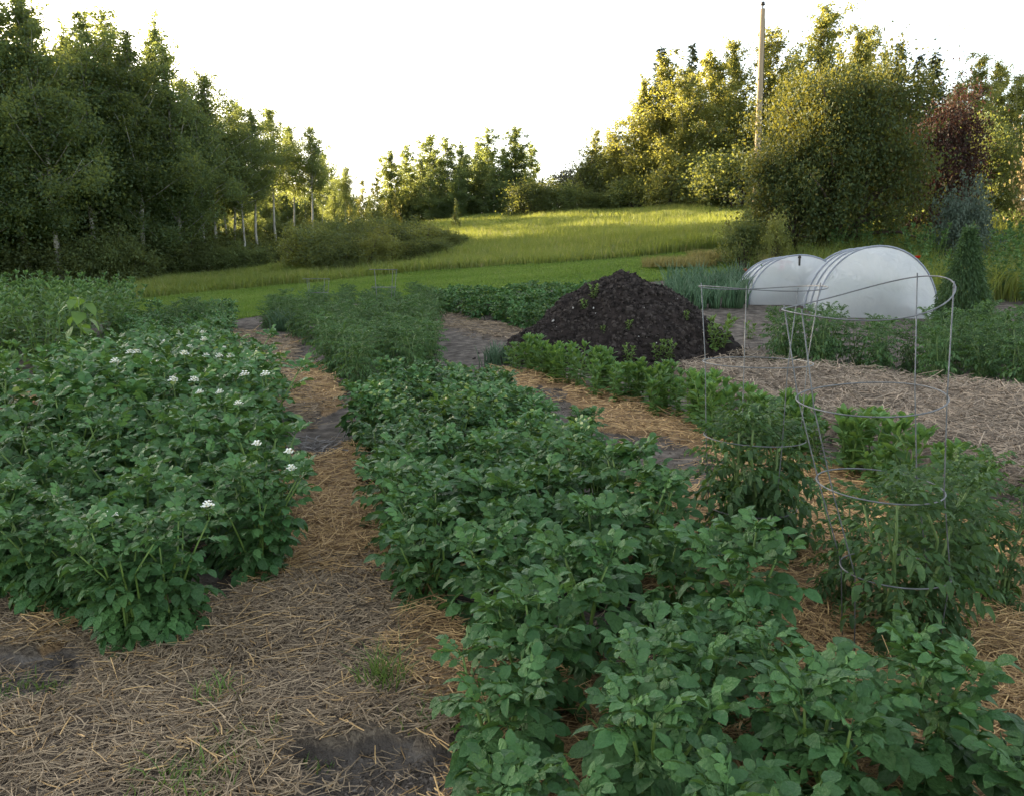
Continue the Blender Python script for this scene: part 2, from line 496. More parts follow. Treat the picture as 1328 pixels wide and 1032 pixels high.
def turf_mat(name, stops, scale):
    m, nt, out = new_mat(name)
    L = nt.links.new
    tc = N(nt, 'ShaderNodeTexCoord')
    mp = N(nt, 'ShaderNodeMapping'); mp.inputs['Rotation'].default_value = (0, 0, R(-14)); mp.inputs['Scale'].default_value = (.35, 1, 1)
    L(tc.outputs['Object'], mp.inputs[0])
    n = N(nt, 'ShaderNodeTexNoise'); n.inputs['Scale'].default_value = scale; n.inputs['Detail'].default_value = 6
    L(mp.outputs[0], n.inputs['Vector'])
    p = N(nt, 'ShaderNodeBsdfPrincipled'); p.inputs['Roughness'].default_value = .9; p.inputs['Specular IOR Level'].default_value = .1
    L(ramp(nt, n.outputs['Fac'], stops), p.inputs['Base Color'])
    b = N(nt, 'ShaderNodeBump'); b.inputs['Strength'].default_value = .6; b.inputs['Distance'].default_value = .05
    n2 = N(nt, 'ShaderNodeTexNoise'); n2.inputs['Scale'].default_value = 9; n2.inputs['Detail'].default_value = 8
    L(tc.outputs['Object'], n2.inputs['Vector']); L(n2.outputs['Fac'], b.inputs['Height']); L(b.outputs[0], p.inputs['Normal'])
    L(p.outputs[0], out.inputs[0])
    return m

# ------------------------------------------------------------------ ground, lawn, meadow sheets
def grid_mesh(xs, ys, zf, mat, keep=None, name='ground'):
    X, Y = np.meshgrid(xs, ys)
    Z = zf(X.ravel(), Y.ravel())
    V = np.stack([X.ravel(), Y.ravel(), Z], 1)
    nx, ny = len(xs), len(ys)
    i = np.arange(nx - 1)[None, :] + (np.arange(ny - 1) * nx)[:, None]
    Q = np.stack([i, i + 1, i + nx + 1, i + nx], -1).reshape(-1, 4)
    if keep is not None:
        c = V[Q].mean(1)
        Q = Q[keep(c[:, 0], c[:, 1])]
        used = np.unique(Q)
        remap = np.full(len(V), -1); remap[used] = np.arange(len(used))
        V = V[used]; Q = remap[Q]
    return mk_mesh(name, V, Q, mat, True), V
def spaced(a, b, n, p):
    t = np.linspace(0, 1, n)
    return a + (b - a) * t ** p
xs = np.concatenate([-spaced(4.6, 300, 70, 2.6)[::-1], np.arange(-4.55, 4.56, .045), spaced(4.6, 300, 70, 2.6)])
ys = np.concatenate([np.linspace(-40, 1, 12), np.arange(1.1, 7, .04), spaced(7, 390, 190, 2.3)])
gm, gV = grid_mesh(xs, ys, lambda x, y: ground_z(x, y) - .08 * np.clip((y - 14) / 6, 0, 1) * ~inside(GARDEN, x, y - 1.2), ground_mat())
s_, g_, b_ = masks(gV[:, 0], gV[:, 1])
ca = gm.color_attributes.new('cover', 'FLOAT_COLOR', 'POINT')
ca.data.foreach_set('color', np.stack([s_, g_, b_, np.ones(len(s_))], 1).astype(np.float32).ravel())
link('ground', gm, kind='structure')

lx = np.concatenate([-spaced(14, 290, 40, 2)[::-1], np.arange(-13.8, 14, .25), spaced(14.1, 290, 40, 2)])
ly = np.concatenate([np.arange(12, 40, .22), spaced(40.1, 380, 80, 1.8)])
M_TURF = turf_mat('lawn_turf', [(.3, (.06, .11, .016)), (.55, (.10, .155, .025)), (.75, (.18, .17, .055))], .5)
M_FIELD = turf_mat('meadow_turf', [(.3, (.05, .08, .018)), (.7, (.12, .14, .035))], .4)
lm, _ = grid_mesh(lx, ly, lambda x, y: base_z(x, y) + .015 + .04 * (fbm(x * .8, y * .8, 41) - .45), M_TURF,
                  lambda x, y: ~rag(GARDEN, x, y, .35, .8) & ~inside(MEADOW, x, y), 'lawn')
link('lawn', lm, kind='structure')
mm, _ = grid_mesh(lx, ly, lambda x, y: base_z(x, y) + .034, M_FIELD, lambda x, y: inside(MEADOW, x, y), 'meadow')
link('meadow', mm, kind='structure')

# ------------------------------------------------------------------ leaves
def leaflet(L=1., W=.6, droop=.25, fold=.25, st=(.22, .52, .8), wd=(.40, .5, .32), r=None, wave=0.):
    V = [[0, 0, 0]]
    for t, wv in zip(st, wd):
        z = -droop * t * t * L
        for s in (-1, 0, 1):
            dz = (fold * abs(s) * wv * W) + (r.normal() * wave * L if r is not None and s else 0)
            V.append([t * L * (1 - .12 * droop * t), s * wv * W, z + dz])
    V.append([L * (1 - .15 * droop), 0, -droop * L])
    V = np.array(V, float)
    T = [[0, 2, 1], [0, 3, 2]]
    n = len(st)
    for i in range(n - 1):
        a = 1 + 3 * i; b = a + 3
        for k in (0, 1):
            T += [[a + k, a + k + 1, b + k + 1], [a + k, b + k + 1, b + k]]
    a = 1 + 3 * (n - 1); e = len(V) - 1
    T += [[a, a + 1, e], [a + 1, a + 2, e]]
    return V, np.array(T)
def eul(rz, ry, rx):
    return np.array((Matrix.Rotation(rz, 3, 'Z') @ Matrix.Rotation(ry, 3, 'Y') @ Matrix.Rotation(rx, 3, 'X')))
def compound(r, pairs=3, L=1., term=.42, side=.34, W=.62, droop=.28, ldroop=.3, fold=.25, first=.28, ang=58, wave=.02):
    """pinnate leaf along +X, length 1"""
    V = []; T = []; n = 0
    def ctr(t):
        return np.array([t * L * (1 - .15 * droop * t), 0, -droop * t * t * L])
    ax = [ctr(t) for t in (0, .35, .7, 1 - term * .55)]
    v, t = tube(ax, [.018, .014, .010, .006], 3, False)
    V.append(v); T.append(t); n += len(v)
    def put(t, yaw, size):
        nonlocal n
        v, f = leaflet(size, W * size * r.uniform(.85, 1.1), ldroop * r.uniform(.5, 1.5), fold * r.uniform(.5, 1.3), r=r, wave=wave)
        pitch = math.atan(2 * droop * t) + r.normal() * .12
        v = v @ eul(yaw, pitch * abs(math.cos(yaw)) + r.normal() * .1, r.normal() * .25).T + ctr(t)
        V.append(v); T.append(f + n); n += len(v)
    for k in range(pairs):
        t = first + (1 - term * .75 - first) * (k / max(pairs - 1, 1)) * .95
        for s in (-1, 1):
            put(t + r.normal() * .015, s * R(ang + r.normal() * 8), side * (.72 + .28 * (k + 1) / pairs) * r.uniform(.88, 1.12))
    put(1 - term * .6, r.normal() * .1, term)
    return np.vstack(V), np.vstack(T)

_r = np.random.default_rng(3)
POT_LEAF = [compound(_r, 3, 1, .42, .36, .66, .34, .35, .22) for _ in range(7)]
TOM_LEAF = [compound(_r, 5, 1, .27, .24, .46, .42, .6, .4, .14, 60, .09) for _ in range(6)]
BEAN_LEAF = [leaflet(1, .42, .25, .3, r=_r, wave=.015) for _ in range(3)]
HEART = [leaflet(1, .86, .35, .12, (.10, .38, .75), (.44, .5, .26), _r, .03) for _ in range(3)]

def stem_curve(r, h, lean, az, n=5, wob=.03):
    t = np.linspace(0, 1, n)
    out = lean * (t ** 1.3)
    P = np.stack([np.cos(az) * out, np.sin(az) * out, h * t], 1)
    P[1:, :2] += r.normal(size=(n - 1, 2)) * wob * h
    return P
def along(P, t):
    f = t * (len(P) - 1); i = min(int(f), len(P) - 2); a = f - i
    return P[i] * (1 - a) + P[i + 1] * a

def plant_plan(r, stems, h, spread, nleaf, leaf_len, n_var, e_low=-5, e_high=55, tmin=.18, top=5, top_scale=.6):
    """stems as curves and leaves as (pos, rot, scale, variant)"""
    S = []; Lf = []
    a0 = r.uniform(0, 6.28)
    for k in range(stems):
        az = a0 + k * 6.283 / stems + r.normal() * .3
        hh = h * r.uniform(.78, 1.08)
        P = stem_curve(r, hh, spread * r.uniform(.35, 1), az)
        P[:, :2] += r.normal(size=2) * .02
        S.append(P)
        g = r.uniform(0, 6.28)
        ts = list(np.linspace(tmin, .93, nleaf) + r.normal(size=nleaf) * .02) + [1.0] * top
        for q, t in enumerate(ts):
            t = min(max(t, .05), 1)
            g += 2.4 + r.normal() * .3
            el = R(e_low + (e_high - e_low) * t ** 1.4 + r.normal() * 9)
            d = np.array([math.cos(g) * math.cos(el), math.sin(g) * math.cos(el), math.sin(el)])
            if t < .9:     # favour the outside of the plant
                d[:2] += .35 * np.array([math.cos(az), math.sin(az)])
            U = np.array([0, 0, 1.]) + r.normal(size=3) * .22
            s = leaf_len * r.uniform(.8, 1.15) * (1 if t < .6 else 1 - (1 - top_scale) * (t - .6) / .4)
            Lf.append((along(P, t), frames(d, U), s, int(r.integers(n_var))))
    return S, Lf

def stem_mesh(S, mat, r0=.009, r1=.004, n=5):
    g = Geo()
    for P in S:
        g.add(*tube(P, np.linspace(r0, r1, len(P)), n))
    return g.mesh('stem', mat)
def foliage_mesh(Lf, templates, mat):
    g = Geo()
    for v in range(len(templates)):
        sel = [l for l in Lf if l[3] == v]
        if sel:
            V, T = scatter(*templates[v], np.array([l[0] for l in sel]), np.array([l[1] for l in sel]), np.array([l[2] for l in sel]))
            g.add(V, T)
    return g.mesh('foliage', mat)
class PlantKind:
    """a set of plant prototypes sharing leaf and stem meshes; near plants get each leaf as an object"""
    def __init__(s, name, cat, templates, mat, smat, plans, stem_r=(.009, .004)):
        s.name, s.cat = name, cat
        s.leaf_me = None
        s.templates, s.mat = templates, mat
        s.plans = plans
        s.stem_me = [[stem_mesh([P], smat, *stem_r) for P in S] for S, _ in plans]
        s.stems_me = [stem_mesh(S, smat, *stem_r) for S, _ in plans]
        s.fol_me = [foliage_mesh(Lf, templates, mat) for _, Lf in plans]
    def place(s, x, y, label, group=None, near=False, scale=1., rz=None, sink=.0, z=None, var=None):
        i = int(rng.integers(len(s.plans))) if var is None else var
        rz = rng.uniform(0, 6.28) if rz is None else rz
        t = thing(s.name, (x, y, (gz(x, y) if z is None else z) - sink), label, s.cat, group, rz, scale)
        if near:
            if s.leaf_me is None:
                s.leaf_me = [mk_mesh('leaf', V, T, s.mat) for V, T in s.templates]
            for me in s.stem_me[i]:
                link('stem', me, t)
            for p, rot, sc_, v in s.plans[i][1]:
                o = link('leaf', s.leaf_me[v], t)
                o.matrix_basis = Matrix.Translation(p) @ Matrix(rot * sc_).to_4x4()
        else:
            link('stem', s.stems_me[i], t)
            f = link('foliage', s.fol_me[i], t)
            f['kind'] = 'stuff'
        return t

ORD = ['front', 'second', 'third', 'fourth', 'fifth', 'sixth', 'seventh', 'eighth', 'ninth', 'tenth', 'eleventh', 'twelfth', 'thirteenth', 'fourteenth', 'fifteenth', 'sixteenth', 'seventeenth', 'eighteenth', 'nineteenth', 'twentieth'] + ['%d%s' % (k, {1: 'st', 2: 'nd', 3: 'rd'}.get(k % 10, 'th')) for k in range(21, 160)]
def nth(k):
    return 'first' if k == 0 else ORD[k]
def pr(seed):
    return np.random.default_rng(seed)
POTATO = PlantKind('potato_plant', 'potato plant', POT_LEAF, M_POTATO, M_STEM,
                   [plant_plan(pr(10 + k), 6, .43, .19, 10, .195, 7, -12, 50, .12, 5, .68) for k in range(6)])
POTATO_BIG = PlantKind('potato_plant', 'potato plant', POT_LEAF, M_POTATO, M_STEM,
                       [plant_plan(pr(40 + k), 7, .60, .25, 12, .19, 7, -12, 50, .1, 5, .68) for k in range(5)])
TOMATO = PlantKind('tomato_plant', 'tomato plant', TOM_LEAF, M_TOMATO, M_DKSTEM,
                   [plant_plan(pr(70 + k), 5, .72, .20, 14, .25, 6, -12, 50, .08, 6) for k in range(5)], (.011, .005))
BEAN = PlantKind('bean_plant', 'bean plant', BEAN_LEAF, M_BEAN, M_STEM,
                 [plant_plan(pr(100 + k), 4, .32, .10, 10, .105, 3, 5, 62, .15, 6, .75) for k in range(4)], (.006, .003))
BUSHY = PlantKind('leafy_bush_plant', 'plant', BEAN_LEAF, M_BUSHY, M_STEM,
                  [plant_plan(pr(130 + k), 12, .95, .42, 22, .115, 3, -10, 60, .12, 7, .8) for k in range(3)], (.008, .003))

def edge_labels(C, what, where, deep, rad=.35):
    # plants on the front edge are told apart by counting from the left; those hidden behind share one label
    C = np.asarray(C)
    a = C[:, 0] / C[:, 1]
    front = [i for i in range(len(C)) if not np.any((np.abs(C[:, 0] - C[i, 0]) < rad) & (C[:, 1] < C[i, 1] - .05))]
    front.sort(key=lambda i: a[i])
    L = [deep] * len(C)
    for k, i in enumerate(front):
        L[i] = '%s %s from left at the front of %s' % (nth(k), what, where)
    return L
def fill(P, dmin, tries=9000, r=None):
    r = r or np.random.default_rng(5)
    lo, hi = P.min(0), P.max(0)
    C = r.uniform(lo, hi, size=(tries, 2))
    C = C[inside(P, C[:, 0], C[:, 1])]
    out = np.zeros((0, 2))
    for c in C:
        if len(out) == 0 or ((out - c) ** 2).sum(1).min() > dmin * dmin:
            out = np.vstack([out, c])
    return out

# ------------------------------------------------------------------ trees
def leaf_cloud(r, centers, radii, n, size, elong=.62, outward=None, flat=.0):
    """n diamond leaves spread round clump centres"""
    w_ = radii ** 2; w_ = w_ / w_.sum()
    k = r.choice(len(centers), n, p=w_)
    pos = centers[k] + r.normal(size=(n, 3)) * (radii[k] * np.where(r.uniform(size=n) < .3, 1.9, .85))[:, None] * np.array([.55, .55, .5])
    X = rand_dirs(n, r); X[:, 2] -= .35
    U = rand_dirs(n, r); U[:, 2] += flat
    Rm = frames(X, U)
    s = size * r.uniform(.65, 1.3, n)
    V0 = np.array([[0, 0, 0], [.45, -.5 * elong, .06], [1, 0, 0], [.45, .5 * elong, .06]])
    T0 = np.array([[0, 1, 2], [0, 2, 3]])
    return scatter(V0, T0, pos, Rm, s)

def make_aspen(seed, leafmat, H=10., start=.28, width=.15, limbs=46, n=15000, leaf=.125, lean=0., ragged=.5):
    r = pr(seed)
    t = np.linspace(0, 1, 10)
    P = np.stack([np.cumsum(r.normal(size=10)) * .006 * H + lean * H * t, np.cumsum(r.normal(size=10)) * .006 * H, t * H], 1)
    P[0, :2] = 0
    P[0, 2] = -.3
    g = Geo(); g.add(*tube(P, .0088 * H * (1 - .93 * t) ** .9 + .004, 8))
    C = []; Rr = []
    for k in range(limbs):
        tt = start + (1 - start) * ((k + r.uniform(0, 1)) / limbs) ** .9 * .97
        q = (tt - start) / (1 - start)
        prof = min(1, q / .15 + .5) * (1 - q) ** .75 + .11
        ln = width * H * prof * r.uniform(.35, 1.55)
        az = k * 2.4 + r.normal() * .5
        el = R(r.uniform(12, 52) + 28 * q)
        b = along(P, tt)
        d = np.array([math.cos(az) * math.cos(el), math.sin(az) * math.cos(el), math.sin(el)])
        Q = np.array([b + d * ln * s + np.array([0, 0, .12 * ln * s * s]) for s in (0, .35, .7, 1)])
        rad = .0035 * H * (1 - .6 * q)
        g.add(*tube(Q, [rad, rad * .7, rad * .4, rad * .15], 4))
        for s in np.linspace(.35, 1.08, 5):
            C.append(along(Q, min(s, 1)) + r.normal(size=3) * .10 * ln)
            Rr.append((.010 + .034 * (1 - q)) * H * r.uniform(.4, 1.4))
    for s in np.linspace(.8, 1.0, 6):
        C.append(along(P, s)); Rr.append(.009 * H * r.uniform(.7, 1.2))
    C = np.array(C); Rr = np.array(Rr)
    keepc = r.uniform(size=len(C)) > .12 * ragged
    V, T = leaf_cloud(r, C[keepc], Rr[keepc], n, leaf)
    return g.mesh('trunk', M_ASPENBARK), mk_mesh('crown', V, T, leafmat, False)

def make_shrub(seed, leafmat, H=2., Wd=2.4, clumps=120, n=12000, leaf=.1, barkmat=None, crad=.14, low=.05, power=.5):
    r = pr(seed)
    g = Geo(); C = []; Rr = []
    d = rand_dirs(clumps, r); d[:, 2] = np.where(d[:, 2] < -.55, -d[:, 2], d[:, 2])
    rad = r.uniform(.25, 1, clumps) ** power
    lump = 1 + .16 * np.sin(d[:, 0] * 5 + seed) + .14 * np.sin(d[:, 1] * 6 + seed * 2) + .12 * r.normal(size=clumps)
    C = d * (rad * lump)[:, None] * np.array([Wd / 2, Wd / 2, H * .56]) + np.array([0, 0, H * .40])
    C[:, 2] = np.maximum(C[:, 2], low * H)
    Rr = crad * H * r.uniform(.5, 1.2, clumps)
    for k in range(0, clumps, max(1, clumps // 26)):
        c = C[k]
        b = np.array([r.normal() * .06 * Wd, r.normal() * .06 * Wd, -.15])
        Q = np.array([b, b * .6 + c * .25 + [0, 0, .12 * H], b * .2 + c * .65 + [0, 0, .08 * H], c])
        g.add(*tube(Q, np.array([.018, .013, .008, .003]) * H, 5))
    V, T = leaf_cloud(r, C, Rr, n, leaf)
    V[:, 2] = np.maximum(V[:, 2], .02)
    return g.mesh('trunk', barkmat or M_BARK), mk_mesh('crown', V, T, leafmat, False)

def make_spruce(seed, H=10., Wd=3.2, n=9000):
    r = pr(seed)
    g = Geo(); g.add(*tube([[0, 0, -.3], [0, 0, H * .5], [0, 0, H]], [.014 * H, .008 * H, .001 * H], 7))
    pos = []; X = []
    tiers = 60
    for k in range(tiers):
        q = k / tiers
        z = H * (.06 + .92 * q)
        L = Wd / 2 * (1 - q) ** .9 * r.uniform(.85, 1.1) + .06
        m = max(5, int(13 * (1 - q) + 4))
        for j in range(m):
            az = r.uniform(0, 6.28)
            ll = L * r.uniform(.7, 1.1)
            for s in np.linspace(.1, 1, max(3, int(ll * 9))):
                for _ in range(2):
                    pos.append([math.cos(az) * ll * s, math.sin(az) * ll * s, z - .35 * ll * s + .16 * ll * s * s + r.normal() * .03])
                    a2 = az + r.normal() * .7
                    X.append([math.cos(a2), math.sin(a2), -.35 + r.normal() * .3])
    pos = np.array(pos); X = np.array(X)
    Rm = frames(X, rand_dirs(len(pos), r) * .6 + np.array([0, 0, 1]))
    V0 = np.array([[0, 0, 0], [.45, -.22, 0], [1, 0, -.05], [.45, .22, 0]]); T0 = np.array([[0, 1, 2], [0, 2, 3]])
    V, T = scatter(V0, T0, pos, Rm, .30 * r.uniform(.6, 1.3, len(pos)))
    return g.mesh('trunk', M_BARK), mk_mesh('crown', V, T, M_SPRUCE, False)

ASPEN = [make_aspen(200 + k, M_ASPEN, start=(.2, .12, .28, .08, .16)[k], width=.19, limbs=60, n=34000, leaf=.10, lean=(-.05, .02, 0, -.02, .04)[k]) for k in range(5)]
THIN = [make_aspen(210 + k, M_ASPEN, start=.46, width=.19, limbs=56, n=21000, leaf=.10, ragged=1.5) for k in range(3)]  # crowns start high and sparse, opened to let sunlight through
SAPL = [make_aspen(220 + k, M_ASPEN2, H=5, start=.12, width=.15, limbs=34, n=5200, leaf=.10, ragged=2.5) for k in range(3)]
POPLAR = [make_aspen(240 + k, M_ASPEN2, start=.05, width=.25, limbs=70, n=30000, leaf=.135, ragged=.6) for k in range(4)]
MIDTREE = [make_aspen(260 + k, M_ASPEN, H=9, start=.05, width=.24, limbs=60, n=22000, leaf=.14, ragged=.6) for k in range(3)]
SHRUB = [make_shrub(300 + k, M_SHRUB, 2, 2.5, 130, 8000, .10) for k in range(3)]
YSHRUB = [make_shrub(310 + k, M_ASPEN2, 2, 2.2, 120, 6000, .10) for k in range(2)]
DUSK = make_shrub(320, M_PURPLE, 2, 2.6, 120, 7000, .1)
SPRUCE = make_spruce(330)

def sun_gap(px, depth):
    # trees here get raised, thinned crowns so low sun reaches the meadow
    return px > 225
def put_tree(kind, px, ytop, depth, protoH, name, label, cat='tree', group=None, wscale=1., rz=None, dx=0):
    x = (px - 664) / FPX * depth / math.cos(PITCH) * 1.0
    p = at(px, ytop, depth)
    x = p[0]
    z0 = float(base_z(x, depth))
    h = p[2] - z0
    s = h / protoH
    t = thing(name, (x + dx, depth, z0), label, cat, group, rng.uniform(0, 6.28) if rz is None else rz, (s * wscale, s * wscale, s))
    link('trunk', kind[0], t)
    link('crown', kind[1], t)
    return t

_NTH = lambda k: nth(k)
# left line of aspens: (px, top row, depth, variant, turn)
LEFT = [(-75, -70, 35, 1), (-35, -35, 38, 2), (8, -25, 36.5, 0), (30, 5, 41, 3), (52, -12, 36, 0), (82, 40, 42, 1), (100, 22, 38, 2),
        (112, 62, 40, 3), (132, 18, 41, 4), (155, 62, 44, 0), (166, 46, 39, 2), (195, 26, 42, 1), (212, 66, 40, 3), (236, 108, 44, 4),
        (268, 98, 43, 2), (252, 150, 40.5, 1), (297, 136, 46, 0), (327, 146, 44.5, 3), (310, 186, 43, 2), (352, 142, 48, 1), (378, 166, 50, 4),
        (402, 166, 49, 2), (416, 200, 60, 0), (446, 218, 54, 3), (64, 120, 44, 1), (434, 250, 50, 2),
        (70, 90, 46, 2), (185, 100, 47, 1), (135, 110, 48, 0), (20, 60, 47, 4), (285, 165, 49, 3), (225, 140, 49, 2)]
_ord = sorted(range(len(LEFT)), key=lambda i: LEFT[i][0])
def aspen_label(i):
    px, yt, dp, v = LEFT[i]
    if px < 0:
        return 'aspen just outside the left edge, %s of its line' % _NTH(_ord.index(i))
    return '%s aspen from the left edge in the left tree line, %s' % (_NTH(_ord.index(i) - 2), 'front row' if dp < 42.5 else 'behind the front row')
seen_lbl = {
    2: 'leaning aspen with pale trunk at the far left edge', 4: 'thick pale leaning aspen trunk behind the leafy bushes at left',
    6: 'tall straight white aspen trunk rising high into the left tree line', 8: 'tall aspen with sunlit yellow top in the left tree line',
    11: 'aspen with the highest wispy crown right of the yellow-topped tree', 14: 'aspen with pointed crown where the left tree line steps down',
    19: 'aspen with sunlit yellow crown midway down the sloping tree line', 21: 'slender aspen with sparse top near the right end of the left tree line',
    23: 'small aspen ending the left tree line beside the open sky'}
for i, (px, yt, dp, v) in enumerate(LEFT):
    put_tree(THIN[v % 3] if sun_gap(px, dp) else ASPEN[v], px, yt, dp, 10, 'aspen_tree', seen_lbl.get(i, aspen_label(i)), 'tree', 'aspens of the left tree line', 1.12, rng.uniform(-.5, .5) if v == 0 else None)
for k in range(16):
    px = -60 + k * 32 + rng.uniform(-8, 8); dpk = 52 + rng.uniform(0, 6)
    put_tree(THIN[k % 3] if sun_gap(px, dpk) else ASPEN[(k * 2) % 5], px, np.interp(px, [-60, 100, 200, 260, 300, 420], [175, 190, 215, 262, 272, 285]), dpk, 10, 'aspen_tree', 'aspen half hidden in the back rows of the left tree line', 'tree', 'back rows of the left tree line', 1.3)
# the same line goes on past the left edge of the view
for k in range(24):
    x = -27 - (k % 13) * 2.1 - (k // 13) * 2.5 + rng.normal() * .6; y = 37 - (k % 13) * 1.6 + (k // 13) * 3.5 + rng.normal() * 1.2
    t = thing('aspen_tree', (x, y, float(base_z(x, y))), 'aspen continuing the left tree line past the edge of the view', 'tree', 'aspens past the left edge', rng.uniform(0, 6.28), rng.uniform(1.15, 1.4))
    a = ASPEN[k % 5]
    link('trunk', a[0], t); link('crown', a[1], t)
for k in range(18):  # out-of-view shrubs added to block low sun from the foreground
    x = -25 - k * 1.4; y = 38 - k * 1.05 + rng.normal() * .8
    t = thing('understory_shrub', (x, y, float(base_z(x, y))), 'unseen shrub added for shade under the aspens past the left edge', 'shrub', 'unseen shrubs added for shade', rng.uniform(0, 6.28), rng.uniform(1.3, 2.0))
    link('trunk', SHRUB[k % 3][0], t); link('crown', SHRUB[k % 3][1], t)
for px, yt, dp in [(446, 232, 56), (430, 222, 58)]:
    put_tree(MIDTREE[int(px) % 3] if dp > 48 else THIN[int(px) % 3], px, yt, dp, 9 if dp > 48 else 10, 'aspen_tree', 'loose backlit tree at the thin end of the left tree line', 'tree', 'thin end of the left tree line', 1.0)
for k, px in enumerate(range(250, 500, 15)):
    put_tree(MIDTREE[k % 3], px + rng.uniform(-5, 5), np.interp(px, [250, 350, 430, 500], [215, 222, 238, 255]) + rng.uniform(-6, 10), 78 + rng.uniform(0, 12), 9, 'far_tree', 'distant tree seen through the thin end of the left tree line', 'tree', 'distant trees behind the left tree line', 1.2)
for k, px in enumerate(range(262, 460, 15)):
    put_tree(MIDTREE[(k + 1) % 3], px + rng.uniform(-5, 5), np.interp(px, [262, 350, 460], [225, 235, 252]) + rng.uniform(-8, 10), 60 + rng.uniform(0, 7), 9, 'far_tree', '%s tree from the left in the row behind the thin aspens' % nth(k), 'tree', 'row behind the thin aspens', 1.25)
    put_tree(SHRUB[k % 3], px + rng.uniform(-5, 5), 296 + rng.uniform(-8, 10), 57 + rng.uniform(0, 2), 2, 'understory_shrub', '%s shrub from the left in the row behind the thin aspens' % nth(k), 'shrub', 'shrubs behind the thin aspens', 1.3)
# thin saplings and low willows at the open end of the line
for i, (px, yt, dp) in enumerate([(452, 262, 47), (470, 232, 50), (488, 222, 53), (500, 262, 48), (462, 300, 45), (512, 250, 56), (440, 285, 44), (480, 285, 46), (395, 262, 44)]):
    put_tree(SAPL[i % 3], px, yt, dp, 5, 'aspen_sapling', 'thin backlit sapling in the gap between left tree line and middle grove', 'tree', 'saplings in the gap', 1.15)
for i, (px, yt, lb) in enumerate([(590, 258, 'slim sapling standing alone before the dark middle grove'), (636, 296, 'small leafy sapling in the sunlit meadow grass, left of two'), (660, 312, 'small leafy sapling in the sunlit meadow grass, right of two')]):
    put_tree(SAPL[i], px, yt, (46, 37.5, 37)[i], 5, 'aspen_sapling', lb, 'tree', None, 1.0)
k = 0
for px in range(-90, 480, 15):
    yt = 262 + 50 * rng.uniform() if px < 300 else 285 + 25 * rng.uniform()
    dp = 38 + max(0, px - 150) * .03 + rng.uniform(0, 3) + 1.2
    lowv = sun_gap(px, dp)  # shrubs held low inside the opening left for sunlight
    put_tree(SHRUB[k % 3], px + rng.uniform(-8, 8), max(yt, 306 + rng.uniform(0, 12)) if lowv else yt - (30 if k % 3 == 0 else 0), dp, 2, 'understory_shrub', '%s dark shrub from the left beneath the aspens of the left tree line' % nth(k), 'shrub', 'shrubs under the aspens', rng.uniform(.75, 1.0) * (1.6 if lowv else 1))
    k += 1
for px, yt, dp in [(400, 318, 34), (418, 312, 36), (432, 318, 33), (447, 308, 37), (462, 314, 34), (478, 306, 37), (492, 314, 33.5), (505, 304, 38), (520, 312, 34.5), (535, 306, 37.5), (548, 314, 34), (562, 312, 37), (578, 320, 34.5), (595, 324, 36),
                   (440, 330, 31.5), (475, 328, 32), (510, 328, 32), (542, 330, 32), (570, 332, 32.5), (455, 322, 40), (490, 300, 41), (520, 300, 42), (550, 304, 42)]:
    yt -= 20 if dp < 39 else 4
    put_tree((SHRUB + YSHRUB)[k % 5], px, yt, dp, 2, 'willow_shrub', 'olive shrub in the thicket left of the meadow, %s row' % ('back' if dp > 39 else ('front' if dp < 33 else 'middle')), 'shrub', 'thicket left of the meadow', rng.uniform(1.0, 1.3)); k += 1
for i_, (px, yt) in enumerate([(-30, 300), (2, 312), (42, 300), (78, 318), (118, 308), (148, 302), (170, 322), (205, 305), (228, 316), (250, 308), (275, 322), (305, 318), (335, 322), (365, 326)]):
    put_tree(SHRUB[i_ % 3], px, yt, 36.5 + (px > 200) * 2.5 + rng.uniform(0, 1), 2, 'understory_shrub', '%s shrub from the left in front of the aspen trunks' % nth(i_), 'shrub', 'shrubs before the aspen trunks', rng.uniform(.85, 1.1))
